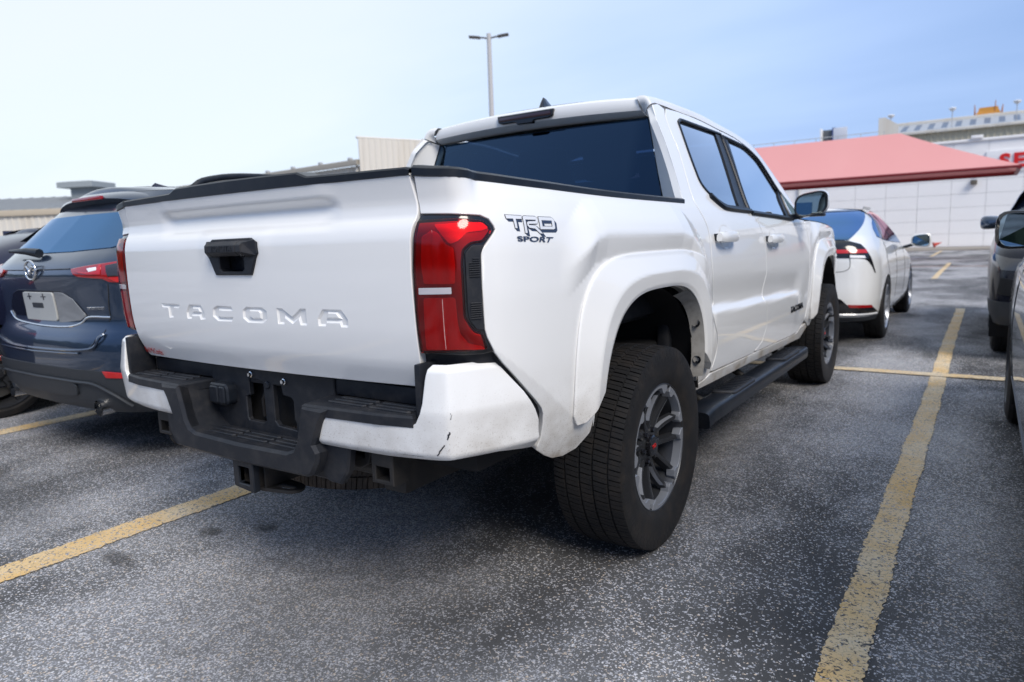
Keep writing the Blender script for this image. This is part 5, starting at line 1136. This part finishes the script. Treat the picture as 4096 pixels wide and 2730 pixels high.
wh = make_wheel(TR_); wh.location = (.830, 0, .3805); wh.rotation_euler = (R(8), 0, 0)
def place_wheel(src, parent, loc, rot):
    w = copy_tree(src, parent); w.location = loc; w.rotation_euler = rot; return w
place_wheel(wh, TR_, (.830, 3.35, .3805), (R(31), 0, 0)); place_wheel(wh, TR_, (-.830, 0, .3805), (R(12), 0, math.pi)); place_wheel(wh, TR_, (-.830, 3.35, .3805), (R(40), 0, math.pi))
sp_ = bpy.data.objects.new('spare_tyre', [c_ for c_ in wh.children if c_.name.startswith('tyre')][0].data); link(sp_, TR_); sp_.data = sp_.data.copy(); sp_.data.materials[0] = grain(mat('dusty_spare_rubber', (.022, .017, .014), .75), 300, .3, .001, .7, (.10, .072, .05)); sp_.location = (.05, -.555, .500); sp_.rotation_euler = (0, R(90), 0)
lathe('spare_wheel', [(.24, 0), (.20, -.03), (.15, -.06), (0, -.06)], UNDER, sp_, 30)
# --- side steps
def side_step():
    s_ = bpy.data.objects.new('side_step', None); link(s_, TR_)
    pts = [(.885, .56, .345), (.895, .66, .362), (.90, .80, .365), (.90, 1.5, .362), (.90, 2.3, .358), (.895, 2.52, .354), (.88, 2.60, .345)]
    tube('step_bar', cspline(pts, 4), .05, PLASTIC_S, s_, 16, sq=(.062, .040))
    for y0, y1 in ((.86, 1.30), (1.86, 2.34)):
        P = fillet([(.845, y0), (.845, y1), (.955, y1-.03), (.955, y0+.03)], .03, 4)
        pd = prism('step_pad', P, 'z', .415, .39, PLASTIC, s_, .006)
        for i in range(9): box('pad_rib', (.90, y0+.06+i*(y1-y0-.12)/8, .4155), (.075, .008, .006), PLASTIC_S, pd, .002)
    for y0 in (.78, 1.45, 2.25): tube('step_bracket', [(.86, y0, .36), (.70, y0, .47), (.55, y0, .52)], .02, UNDER, s_, 8)
    return s_
ss = side_step()
m_ = bpy.data.objects.new('side_step', None); link(m_, TR_)
for c_ in list(ss.children): mirror_tree(c_, m_)
# --- mirrors
def door_mirror():
    r = bpy.data.objects.new('door_mirror', None); link(r, TR_)
    yb = 2.23; xc, zc = 1.012, 1.327
    def ring(y, w, h, dx=0, dz=0, n=28, e=.62):
        out = []
        for k in range(n):
            a = 2*math.pi*k/n; cx, cz = math.cos(a), math.sin(a); px_ = abs(cx)**e*(1 if cx > 0 else -1); out.append((xc+dx+w*px_, y+.045*px_, zc+dz+h*abs(cz)**e*(1 if cz > 0 else -1)+.016*px_))
        return out
    loft('mirror_shell', [ring(yb, .088, .072), ring(yb+.03, .092, .076), ring(yb+.08, .084, .068), ring(yb+.12, .062, .05), ring(yb+.14, .03, .025)], WHITE, r, closed=True, cap=False, flip=False)
    loft('mirror_bezel', [ring(yb, .088, .072), ring(yb-.006, .086, .070), ring(yb-.004, .079, .063), ring(yb+.010, .077, .061)], PLASTIC_S, r, closed=True)
    g = ring(yb+.008, .0775, .0615); mesh_obj('mirror_glass', g, [tuple(range(len(g)))], MIRROR, r)
    tube('mirror_arm', [(.83, 2.20, 1.250), (.89, 2.23, 1.250), (.95, 2.26, 1.262)], .03, PLASTIC_S, r, 10, sq=(.04, .020))
    box('mirror_lower_trim', (1.02, yb+.045, 1.262), (.13, .08, .025), PLASTIC_S, r, .012)
    return r
dm = door_mirror(); m_ = bpy.data.objects.new('door_mirror', None); link(m_, TR_)
for c_ in list(dm.children): mirror_tree(c_, m_)
# --- cabin
def seat(x, y, w):
    s_ = bpy.data.objects.new('seat', None); link(s_, TR_)
    box('seat_cushion', (x, y+.25, .88), (w, .52, .16), SEATM, s_, .05, seg=3); box('seat_back', (x, y, 1.18), (w, .14, .58), SEATM, s_, .05, Matrix.Rotation(R(-6), 3, 'X'), seg=3) if False else box('seat_back', (x, y, 1.16), (w, .14, .56), SEATM, s_, .05, seg=3)
    for dx in ([0] if w < .7 else [-.38, 0, .38]):
        box('headrest', (x+dx, y-.03, 1.53), (.26, .10, .18), SEATM, s_, .04, seg=3)
        for e in (-.05, .05): tube('headrest_post', [(x+dx+e, y-.02, 1.40), (x+dx+e, y-.02, 1.47)], .007, CHROME, s_, 6)
seat(.37, 1.48, .52); seat(-.37, 1.48, .52); seat(0, .78, 1.30)
box('cabin_floor', (0, 1.6, .72), (1.6, 2.1, .06), DARK, TR_, 0); box('dashboard', (0, 2.52, 1.10), (1.55, .35, .30), SEATM, TR_, .06, seg=3); 
tube('steering_wheel', [(-.37+.18*math.cos(a), 2.22-.08*math.sin(a), 1.18+.16*math.sin(a)) for a in np.linspace(0, 2*math.pi, 25)], .015, SEATM, TR_, 8, cap=False)
box('headliner', (0, 1.35, 1.745), (1.14, 1.45, .02), mat('headliner_grey', (.35, .35, .34), .9), TR_, .005)
# ================================================================ other parked cars
def metallic(name, col, rough=.32, metal=.55):
    m = mat(name, col, rough, metal=metal, coat=1, coat_rough=.02); t = NT(m); o = t.obj(); f = t.noise(o, 1500, 1)
    t.l(t.mix(t.ramp(f, [(.35, 0), (.7, .35)]), col, tuple(min(1, k*1.8) for k in col)), t.b.inputs['Base Color']); return m
DGLASS = mat('dark_car_glass', (.085, .15, .25), .03, metal=.75)
DGLASS.node_tree.nodes['Principled BSDF'].inputs['Specular Tint'].default_value = (.42, .66, 1, 1)
DGLASS_T = glass_mat('see_through_car_glass', (.30, .33, .34), boost=1.6)
PEARL = metallic('pearl_white_paint', (.74, .74, .72), .3, .12); BLUEG = metallic('blue_grey_paint', (.022, .040, .075), .28, .6); NAVY = metallic('navy_paint', (.014, .018, .045), .3, .5); BLK = mat('black_paint', (.004, .006, .014), .2, coat=.2, spec=.3); NAVY.node_tree.nodes['Principled BSDF'].inputs['Coat Weight'].default_value = .4; SILV = metallic('silver_grey_paint', (.30, .32, .35), .3, .6)
CLAD = grain(mat('grey_cladding', (.030, .034, .040), .5), 700); REDL = mat('red_lamp_glass', (.30, .008, .010), .12, coat=1); REDL2 = mat('bright_red_lamp', (.50, .010, .010), .15, coat=1); SMOKE = mat('smoked_lamp', (.03, .028, .03), .1, coat=1)
def car_wheel(parent, loc, rad, wid, rimr, side, spokes=5, rimc=None, rz=0):
    w = bpy.data.objects.new('wheel', None); link(w, parent); w.location = loc; w.rotation_euler = (R(17*spokes+rz), 0, 0 if side > 0 else math.pi)
    rimc = rimc or RIMD; hw = wid/2
    lathe('tyre', [(rimr, -hw*.9), (rimr+.02, -hw), (rad-.05, -hw), (rad-.012, -hw*.88), (rad, -hw*.7), (rad, -hw*.35), (rad-.007, -hw*.33), (rad-.007, -hw*.27), (rad, -hw*.25), (rad, hw*.25), (rad-.007, hw*.27), (rad-.007, hw*.33), (rad, hw*.35), (rad, hw*.7), (rad-.012, hw*.88), (rad-.05, hw), (rimr+.02, hw), (rimr, hw*.9)], RUBBER, w, 56)
    rm = lathe('rim', [(rimr+.004, hw*.95), (rimr-.008, hw*1.0), (rimr-.02, hw*.8), (rimr-.04, 0), (rimr-.04, -hw)], rimc, w, 48)
    lathe('brake_disc', [(0, hw*.15), (rimr*.72, hw*.15), (rimr*.72, hw*.05)], STEEL, w, 28); lathe('hub', [(0, hw*.92), (.032, hw*.90), (.05, hw*.75), (.06, hw*.4)], rimc, rm, 20)
    for k in range(spokes):
        for d in (-1, 1):
            a0 = 2*math.pi*k/spokes; sec = []
            for f in np.linspace(0, 1, 4):
                r = .04+f*(rimr-.05); an = a0+d*(R(6)+R(9)*f); wv = .016-.005*f; x = hw*(.72+.16*f); c_ = np.array(polar(r, an)); tv = np.array((-math.sin(an), math.cos(an)))
                sec.append([(x-.03, *(c_-tv*wv)), (x, *(c_-tv*wv*.7)), (x, *(c_+tv*wv*.7)), (x-.03, *(c_+tv*wv))])
            loft('spoke', sec, rimc, rm, closed=True, cap=True, auto=30)
    return w
def shell(car, root, paint_, zl, zt, arches, rw_, step=.07, name='body', crown=.05, hem=0):
    def ss(y): return float(np.interp(y, car.py, car.S_))
    hs = []
    for ya in arches:
        sa = ss(ya)
        for sg in (-1, 1): hs.append([(sg*sa+rw_*math.cos(t_), max(zl+.004, .33+rw_*math.sin(t_))) for t_ in np.linspace(R(-25), R(205), 24)])
    o_ = panel(name, car.F, [(-car.smax+.002, zl), (car.smax-.002, zl), (car.smax-.002, zt), (-car.smax+.002, zt)], paint_, root, holes=hs, step=step, hem=.003, depth=.04, edge=.06, h=.006)
    rows = []
    for s_ in np.linspace(0, car.smax, 60):
        p = car.F(s_, zt); x_, y_ = abs(float(p[0])-car.xc), float(p[1]); rows.append([(car.xc+car.f*x_*q, y_, zt+crown*(1-abs(q)**2.2)*float(sst(0, .5, s_)*sst(car.smax, car.smax-.5, s_))) for q in np.linspace(-1, 1, 17)])
    loft('roof', rows, paint_, root, flip=car.f < 0 or True) 
    for ya in arches:
        for sg in (-1, 1):
            sa = ss(ya); cx = float(car.F(sg*sa, .5)[0]); cy = float(car.F(sg*sa, .5)[1]); a = np.linspace(R(-25), R(205), 20); d_ = -1 if cx > car.xc else 1
            loft('arch_liner', [[(cx+d_*.02, cy+rw_*1.02*math.cos(t_), .33+rw_*1.02*math.sin(t_)) for t_ in a], [(cx+d_*.32, cy+rw_*.95*math.cos(t_), .33+rw_*.95*math.sin(t_)) for t_ in a]], DARK, root)
    L0 = float(car.F(0, .4)[1]); L1 = float(car.F(car.smax, .4)[1])
    box('floor_pan', (car.xc, (L0+L1)/2, zl+.06), (car.w0*1.6, abs(L1-L0)*.9, .08), DARK, root, .01)
    return o_
def ov(car, off): return lambda s_, z: car.F(s_, z)+surf_n(car.F, np.asarray(s_, float), np.asarray(z, float), .006)[0]*off
def patch(nm, car, P, m, root, off=.003, step=.04, hem=.0015, depth=.006, sym=False, edge=.03):
    o_ = panel(nm, ov(car, off), P, m, root, step=step, hem=hem, depth=depth, edge=edge, h=.004)
    if sym: panel(nm, ov(car, off), [(-a, b) for a, b in P][::-1], m, root, step=step, hem=hem, depth=depth, edge=edge, h=.004)
    return o_
def mirror_pod(root, x, y, z, sx, facing, paint_, w=.11, h=.075, glass=MIRROR):
    """outside mirror; facing -1: glass looks towards -Y"""
    r = bpy.data.objects.new('door_mirror', None); link(r, root)
    def ring(dy, k, e=.6):
        out = []
        for i in range(20):
            a = 2*math.pi*i/20; ca, sa = math.cos(a), math.sin(a); out.append((x+sx*(w*k*abs(ca)**e*(1 if ca > 0 else -1)), y+facing*dy+.02*ca, z+h*k*abs(sa)**e*(1 if sa > 0 else -1)*(1+.18*ca)))
        return out
    loft('mirror_shell', [ring(0, .96), ring(-.01, 1), ring(-.05, .98), ring(-.10, .75), ring(-.125, .35)], paint_, r, closed=True, cap=True)
    g = ring(.004, .86); mesh_obj('mirror_glass', g, [tuple(range(20))], glass, r); tube('mirror_stalk', [(x-sx*w*.7, y-facing*.03, z-h*.6), (x-sx*(w+.10), y-facing*.02, z-h*1.1)], .02, GLOSSB, r, 8)
    return r
# ---------------------------------------------------------------- blue-grey crossover, left of the truck
mz = empty('crossover_car', (MZ.xc, MZ.y0+2, 0), 0, 'dark blue-grey crossover with silver winged emblem parked left of the white pickup', 'car')
def rel(root):
    for c_ in root.children:
        c_.location = (c_.location.x-root.location.x, c_.location.y-root.location.y, c_.location.z-root.location.z)
shell(MZ, mz, BLUEG, .30, 1.53, (.98, 3.66), .385, crown=.045)
gl = [(-.66, 1.20), (-.3, 1.186), (0, 1.184), (.3, 1.186), (.66, 1.20), (.80, 1.235), (.75, 1.32), (.68, 1.405), (.3, 1.405), (-.3, 1.405), (-.68, 1.405), (-.75, 1.32), (-.80, 1.235)]
patch('rear_window', MZ, gl, DGLASS, mz, .004, .05)
for y0, y1 in ((1.05, 1.95), (2.02, 2.75)):
    s0, s1 = [float(np.interp(q, MZ.py, MZ.S_)) for q in (y0, y1)]; patch('side_window', MZ, [(s0+.05, 1.17), (s1, 1.16), (s1-.02, 1.46), (s0+.16, 1.46)], DGLASS, mz, .003, .08, sym=True)
hl = O['mzlamp']; full = hl[:3]+[(.80, 1.128), (.95, 1.13), (1.05, 1.09), (.98, 1.03), (.86, 1.008)]+hl[5:]
tl = patch('tail_lamp', MZ, full, REDL, mz, .008, .03, .004, .012)
patch('lamp_unit', MZ, [(.725, 1.105), (.80, 1.116), (.90, 1.112), (.90, 1.065), (.82, 1.05), (.74, 1.05)], SMOKE, mz, .011, .03); patch('lamp_strip', MZ, [(.73, 1.045), (.83, 1.045), (.90, 1.055), (.88, 1.025), (.78, 1.02)], REDL2, mz, .011, .03); patch('lamp_strip', MZ, [(.50, 1.078), (.60, 1.062), (.70, 1.06), (.70, 1.108), (.685, 1.11), (.67, 1.08), (.60, 1.073)], REDL2, mz, .011, .03); patch('lamp_clear', MZ, O['mzclear'], CLEAR, mz, .012, .03)
panel('tail_lamp', ov(MZ, .008), [(-a, b) for a, b in full][::-1], REDL, mz, step=.03, hem=.004, depth=.012)
# number plate hollow
rec = fillet([(-.36, .80), (-.30, .775), (.30, .775), (.44, .80), (.515, .835), (.43, .915), (.35, .957), (.27, .976), (-.27, .976), (-.38, .95), (-.46, .86)], .02, 3)
patch('plate_hollow', MZ, rec, BLK, mz, .002, .03); pm_ = mat('plate_backing', (.42, .43, .42), .5)
patch('plate_carrier', MZ, fillet([(-.19, .80), (.20, .80), (.20, .965), (-.19, .965)], .02, 3), pm_, mz, .012, .04, .004, .012)
patch('plate_slot', MZ, fillet([(-.07, .875), (.07, .875), (.07, .905), (-.07, .905)], .008, 3), CLAD, mz, .0135, .04, .001)
for s_ in (-.09, .09):
    patch('plate_clip', MZ, [(s_-.03, .938), (s_+.03, .938), (s_+.03, .944), (s_-.03, .944)], SMOKE, mz, .0135, .04, .0005); patch('plate_clip', MZ, [(s_-.005, .922), (s_+.005, .922), (s_+.005, .962), (s_-.005, .962)], SMOKE, mz, .0142, .04, .0005)
GREYREF = mat('hollow_lower_gloss', (.20, .21, .22), .08, coat=1)
patch('hollow_face', MZ, [(.21, .79), (.44, .812), (.50, .838), (.40, .93), (.30, .965), (.21, .968)], GREYREF, mz, .006, .04, .002)
def fstrip(nm, car, P, w, m, root, off=.004, n=4): return tube(nm, [tuple(ov(car, off)(a, b)) for a, b in cspline(P, n)], w, m, root, 6)
fstrip('chrome_edge', MZ, [(-.46, .84), (-.36, .79), (0, .77), (.30, .772), (.44, .795), (.52, .832), (.69, .833)], .006, CHROME, mz, .004)
fstrip('hatch_seam', MZ, [(-.44, 1.094), (0, 1.093), (.43, 1.096)], .003, GLOSSB, mz, .0); fstrip('hatch_seam', MZ, [(.72, 1.01), (.69, .90), (.684, .835), (.675, .809), (.645, .75), (.60, .685), (.50, .662), (0, .652)], .003, GLOSSB, mz, .0)
fstrip('bumper_ledge', MZ, [(-.62, .69), (-.3, .652), (0, .648), (.27, .650), (.53, .660), (.63, .680), (.66, .74)], .008, BLUEG, mz, .006); fstrip('bumper_ledge', MZ, [(-.5, .635), (0, .630), (.5, .640)], .006, BLUEG, mz, .006)
patch('bumper_cladding', MZ, [(-1.3, .535), (-.78, .538), (-.6, .551), (0, .553), (.6, .551), (.78, .538), (1.3, .535), (1.28, .305), (.0, .305), (-1.28, .305)], CLAD, mz, .004, .05)
patch('bumper_lower', MZ, fillet([(-.42, .478), (.40, .480), (.43, .455), (.41, .40), (.3, .385), (-.3, .385), (-.43, .40)], .015, 3), CLAD, mz, .016, .05, .005, .014)
fstrip('cladding_edge', MZ, [(-.70, .43), (-.58, .474), (-.40, .481), (0, .482), (.42, .480), (.586, .474), (.71, .424), (.80, .355)], .009, CLAD, mz, .012)
patch('reflector', MZ, [(.672, .551), (.80, .540), (.88, .53), (.86, .51), (.69, .5137)], REDL2, mz, .009, .03, sym=True)
bM = Matrix(((1, 0, 0, 0), (0, 0, -1, 0), (0, 1, 0, 0), (0, 0, 0, 1)))
p_ = ov(MZ, .006)(.59, .879); patch('badge_bar', MZ, [(.52, .884), (.66, .8855), (.66, .8895), (.52, .888)], CHROME, mz, .006, .04, .001)
bw = text_mesh('badge_word', 'SKYACTIV-G', .021, CHROME, mz, Matrix.Translation(Vector(p_)) @ Matrix.Rotation(R(14), 4, 'Z') @ bM, .001)
# emblem: oval ring with wings
ey = float(MZ.F(0, 1.09)[1])-.012; er = []
tube('emblem_ring', [(MZ.xc+.068*math.cos(a), ey, 1.090+.054*math.sin(a)) for a in np.linspace(0, 2*math.pi, 33)], .0075, CHROME, mz, 8, cap=False)
tube('emblem_wing', [(MZ.xc+x_, ey-.002, z_) for x_, z_ in ((-.060, 1.105), (-.035, 1.112), (-.012, 1.090), (0, 1.070), (.012, 1.090), (.035, 1.112), (.060, 1.105))], [.004, .008, .008, .009, .008, .008, .004], CHROME, mz, 8)
for sg in (-1, 1): tube('exhaust_tip', [(MZ.xc+sg*.555, MZ.y0+.30, .34), (MZ.xc+sg*.56, MZ.y0+.06, .333)], .045, CHROME, mz, 20, cap=False); tube('exhaust_inner', [(MZ.xc+sg*.555, MZ.y0+.2, .335), (MZ.xc+sg*.56, MZ.y0+.10, .333)], .040, DARK, mz, 14)
# spoiler with brake lamp, wiper, fin, rails
spz = []
for yy, zz, xx in ((.62, 1.535, .60), (.46, 1.510, .62), (.40, 1.485, .62), (.39, 1.470, .615), (.42, 1.445, .60), (.48, 1.415, .60)):
    spz.append([(MZ.xc+xx*q, MZ.y0+yy+.10*abs(q)**3, zz+.030*(1-q*q)-.045*abs(q)**4) for q in np.linspace(-1.12, 1.12, 25)])
loft('roof_spoiler', spz[:4], BLUEG, mz, auto=40); loft('spoiler_underside', spz[3:], PLASTIC_S, mz)
box('brake_lamp', (MZ.xc, MZ.y0+.388, 1.503), (.36, .02, .022), REDL, mz, .004)
for sg in (-1, 1): loft('spoiler_fin', [[(MZ.xc+sg*.69, MZ.y0+.50, 1.43), (MZ.xc+sg*.71, MZ.y0+.68, 1.48)], [(MZ.xc+sg*.80, MZ.y0+.30, 1.27), (MZ.xc+sg*.81, MZ.y0+.42, 1.27)]], PLASTIC_S, mz)
wp = tube('rear_wiper', [(MZ.xc-.02, MZ.y0+.10, 1.185), (MZ.xc-.12, MZ.y0+.07, 1.20), (MZ.xc-.42, MZ.y0+.10, 1.205)], [.028, .02, .010], PLASTIC_S, mz, 8)
fs = []
for y_, zt_, w_ in ((.78, 1.575, .03), (.80, 1.605, .024), (.82, 1.622, .012), (.88, 1.607, .013), (.98, 1.59, .016), (1.06, 1.575, .014)):
    fs.append([(MZ.xc-w_*1.2, MZ.y0+y_, 1.55), (MZ.xc-w_*.5, MZ.y0+y_, (1.56+zt_)/2), (MZ.xc, MZ.y0+y_, zt_), (MZ.xc+w_*.5, MZ.y0+y_, (1.56+zt_)/2), (MZ.xc+w_*1.2, MZ.y0+y_, 1.55)])
loft('shark_fin_antenna', fs, NAVY, mz)
for sg in (-1, 1): tube('roof_rail', cspline([(MZ.xc+sg*.57, MZ.y0+.72, 1.54), (MZ.xc+sg*.57, MZ.y0+.84, 1.60), (MZ.xc+sg*.57, MZ.y0+1.2, 1.638), (MZ.xc+sg*.57, MZ.y0+2.2, 1.635), (MZ.xc+sg*.57, MZ.y0+2.4, 1.56)], 5), .02, PLASTIC_S, mz, 8); 
for y_ in (.98, 3.66):
    for sg in (-1, 1): car_wheel(mz, (MZ.xc+sg*.80, MZ.y0+y_, .355), .355, .225, .235, sg)
rel(mz)
# ---------------------------------------------------------------- pearl white saloon ahead of the truck
pr = empty('saloon_car', (PR.xc, PR.y0+2, 0), 0, 'pearl white low saloon with slim red light bar ahead of the pickup', 'car')
shell(PR, pr, PEARL, .24, 1.40, (.88, 3.63), .355, crown=.03)
patch('rear_window', PR, [(-.66, 1.064), (0, 1.075), (.66, 1.064), (.80, 1.17), (.98, 1.31), (1.02, 1.372), (.6, 1.388), (0, 1.392), (-.6, 1.388), (-1.02, 1.372), (-.98, 1.31), (-.80, 1.17)], DGLASS, pr, .004, .05)
patch('roof_edge', PR, [(-1.0, 1.376), (1.0, 1.376), (1.0, 1.398), (-1.0, 1.398)], NAVY, pr, .006, .06)
blk = [(0, 1.068), (.54, 1.063), (.6627, 1.0553), (.787, 1.0205), (.8334, .9659), (.8762, .8935), (.9652, .72), (.935, .735), (.8919, .79), (.84, .845), (.797, .872), (.717, .8819), (.516, .8876), (0, .89)]
patch('tail_trim', PR, blk+[(-a, b) for a, b in blk[::-1][1:-1]], GLOSSB, pr, .004, .03, .003, .012)
patch('light_bar', PR, [(-.828, .966), (0, .977), (.828, .966), (.838, .928), (.63, .932), (0, .938), (-.838, .928)], REDL2, pr, .009, .03); patch('reversing_lamp', PR, [(.637, .9154), (.792, .905), (.805, .880), (.633, .888)], CLEAR, pr, .007, .03, sym=True); patch('bar_divider', PR, [(.636, .975), (.644, .975), (.640, .888), (.632, .888)], GLOSSB, pr, .0105, .03, sym=True)
bar = [(0, .43), (.50, .50), (.56, .478), (.63, .414), (.92, .398), (1.10, .318), (.57, .33), (0, .33)]
patch('bumper_insert', PR, bar+[(-a, b) for a, b in bar[::-1][1:-1]], GLOSSB, pr, .004, .03, .002, .008); patch('reflector', PR, [(.626, .424), (.905, .410), (.945, .382), (.645, .392)], REDL, pr, .008, .03, sym=True); fstrip('bumper_strip', PR, [(0, .322), (.55, .322), (1.05, .315)], .010, PEARL, pr, .006)
patch('lower_valance', PR, [(-.9, .29), (.9, .29), (1.2, .30), (1.2, .245), (-1.2, .245), (-1.2, .30)], CLAD, pr, .004, .05)
fstrip('hatch_seam', PR, [(.64, .888), (.635, .80), (.60, .765), (.5, .75), (0, .745)], .003, CLAD, pr, 0)
sw = [(1.16, 1.17), (1.20, 1.235), (1.55, 1.318), (2.1, 1.352), (2.6, 1.335), (3.05, 1.22), (3.35, 1.09), (3.48, 1.02), (3.3, .985), (2.6, 1.005), (1.8, 1.035), (1.28, 1.085)]
patch('side_window', PR, sw, DGLASS, pr, .004, .06, sym=True)
for s0, s1 in ((1.62, 1.78), (2.32, 2.40)): patch('window_pillar', PR, [(s0, 1.045), (s1-.06, 1.045), (s1, 1.345), (s0+.08, 1.345)], GLOSSB, pr, .006, .06, sym=True)
for s_ in (2.32,): fstrip('door_seam', PR, [(s_, 1.04), (s_+.02, .7), (s_-.05, .30)], .0025, CLAD, pr, 0)
fstrip('door_seam', PR, [(1.55, 1.03), (1.50, .85), (1.62, .72), (1.80, .5), (1.80, .30)], .0025, CLAD, pr, 0); fstrip('door_seam', PR, [(3.35, 1.0), (3.30, .6), (3.2, .30)], .0025, CLAD, pr, 0)
mirror_pod(pr, PR.xc+1.03, PR.y0+2.95, 1.005, 1, -1, PEARL, .115, .085)
mirror_pod(pr, PR.xc-1.03, PR.y0+2.95, 1.005, -1, -1, PEARL, .115, .085)
for y_ in (.88, 3.63):
    for sg in (-1, 1): car_wheel(pr, (PR.xc+sg*.785, PR.y0+y_, .335), .335, .20, .235, sg, 5, RIMS)
rel(pr)
# ---------------------------------------------------------------- navy car at the far left
NV = Car(-4.92, -1.36, MZ_PLAN, ([.2, .45, .7, .95, 1.05, 1.2, 1.32, 1.40], [.93, .985, 1.0, .975, .93, .82, .70, .58]), ([.2, .4, .8, .98, 1.04, 1.10, 1.2, 1.32, 1.40], [.1, .0, .03, .10, .35, .62, .9, 1.3, 1.7]), ([.2, .5, .7, .9, 1.0, 1.2, 1.40], [.1, 0, .1, .7, 1.3, 1.8, 2.2]))
nv = empty('navy_car', (NV.xc, NV.y0+2, 0), 0, 'dark navy car at the left frame edge beyond the blue-grey crossover', 'car')
shell(NV, nv, NAVY, .22, 1.385, (.98, 3.70), .36, crown=.03)
patch('rear_window', NV, [(-.6, 1.10), (.6, 1.10), (.75, 1.24), (.6, 1.27), (-.6, 1.27), (-.75, 1.24)], DGLASS, nv, .002, .03, .0005, .002); patch('side_window', NV, [(1.35, 1.10), (1.75, 1.25), (2.3, 1.32), (2.9, 1.28), (3.5, 1.02), (2.4, 1.03), (1.5, 1.06)], DGLASS, nv, .003, .06, sym=True)
patch('sill_cladding', NV, [(1.4, .40), (3.4, .40), (3.4, .23), (1.4, .23)], CLAD, nv, .004, .08, sym=True); patch('tail_lamp', NV, [(.45, .92), (.95, .94), (1.05, .86), (.5, .82)], REDL, nv, .005, .05, sym=True)
for y_ in (.98, 3.70):
    for sg in (-1, 1): car_wheel(nv, (NV.xc+sg*.815, NV.y0+y_, .335), .335, .22, .26, sg, 5, None, 9)
rel(nv)
# ---------------------------------------------------------------- black crossover facing us, right edge
BK = Car(2.86, 4.66, MZ_PLAN, ([.25, .45, .7, .9, 1.0, 1.15, 1.35, 1.5, 1.6], [.93, .985, 1.0, .985, .96, .91, .80, .72, .60]), ([.25, .4, .6, .8, .92, 1.0, 1.06, 1.2, 1.4, 1.6], [.12, .03, .0, .02, .08, .25, .85, 1.2, 1.6, 2.0]), ([.25, .5, .8, 1.1, 1.3, 1.6], [.1, 0, .02, .1, .3, .6]))
bk = empty('crossover_car', (BK.xc, BK.y0+2, 0), 0, 'glossy black crossover nose-on behind the silver car at the right edge', 'car')
shell(BK, bk, BLK, .30, 1.55, (.80, 3.5), .37, crown=.04)
patch('windscreen', BK, [(-.6, 1.09), (.6, 1.09), (.85, 1.40), (.6, 1.50), (-.6, 1.50), (-.85, 1.40)], DGLASS, bk, .003, .06); patch('side_window', BK, [(1.5, 1.10), (3.2, 1.10), (3.0, 1.45), (2.0, 1.45)], DGLASS, bk, .003, .08, sym=True)
patch('headlamp', BK, [(.50, .86), (.80, .88), (1.05, .93), (1.12, .88), (.85, .78), (.55, .77)], DGLASS_T if False else SMOKE, bk, .006, .04, sym=True); patch('air_intake', BK, [(.62, .68), (.86, .72), (.90, .58), (.70, .56)], DARK, bk, .004, .04, sym=True); patch('grille', BK, [(-.42, .86), (.42, .86), (.36, .62), (-.36, .62)], SMOKE, bk, .005, .05); patch('bumper_cladding', BK, [(-1.3, .52), (0, .50), (1.3, .52), (1.3, .31), (0, .31), (-1.3, .31)], CLAD, bk, .004, .06)
mirror_pod(bk, BK.xc-.91, BK.y0+1.5, 1.19, -1, 1, BLUEG, .10, .065); mirror_pod(bk, BK.xc+.91, BK.y0+1.5, 1.19, 1, 1, BLUEG, .10, .065)
for y_ in (.80, 3.5):
    for sg in (-1, 1): car_wheel(bk, (BK.xc+sg*.76, BK.y0+y_, .36), .36, .225, .23, sg)
rel(bk)
# ---------------------------------------------------------------- silver car beside the camera, right edge
SV = Car(2.95, -1.10, MZ_PLAN, ([.25, .45, .7, .9, 1.0, 1.15, 1.3, 1.45, 1.52], [.93, .985, 1.0, .985, .955, .90, .80, .70, .60]), ([.25, .5, .8, 1.0, 1.2, 1.52], [.1, 0, .02, .08, .25, .7]), ([.25, .4, .6, .8, .92, 1.0, 1.1, 1.3, 1.52], [.12, .03, 0, .02, .1, .45, 1.2, 1.6, 2.1]))
sv = empty('silver_car', (SV.xc, SV.y0+2, 0), 0, 'silver grey car cut off by the right frame edge, nearest its door mirror', 'car')
shell(SV, sv, SILV, .26, 1.48, (.95, 3.72), .365, crown=.04)
patch('side_window', SV, [(1.4, 1.08), (3.3, 1.06), (3.0, 1.40), (1.9, 1.42)], DGLASS, sv, .003, .08, sym=True); patch('sill_cladding', SV, [(1.45, .45), (3.45, .45), (3.45, .27), (1.45, .27)], CLAD, sv, .004, .08, sym=True); patch('windscreen', SV, [(SV.smax-.62, 1.07), (SV.smax-.02, 1.08), (SV.smax-.02, 1.42), (SV.smax-.8, 1.36)], DGLASS, sv, .003, .08, sym=True); patch('headlamp', SV, [(SV.smax-.95, .82), (SV.smax-.5, .80), (SV.smax-.52, .72), (SV.smax-.9, .72)], CLEAR, sv, .004, .06, sym=True)
fstrip('door_seam', SV, [(-3.35, 1.05), (-3.38, .7), (-3.30, .30)], .003, CLAD, sv, 0)
mirror_pod(sv, SV.xc-.895, SV.y0+2.62, 1.135, -1, -1, GLOSSB, .115, .085, mat('mirror_tint', (.20, .27, .33), .03, metal=1)); mirror_pod(sv, SV.xc+.895, SV.y0+2.62, 1.135, 1, -1, GLOSSB, .115, .085)
for y_ in (.95, 3.72):
    for sg in (-1, 1): car_wheel(sv, (SV.xc+sg*.785, SV.y0+y_, .345), .345, .225, .24, sg, 5, RIMD)
rel(sv)
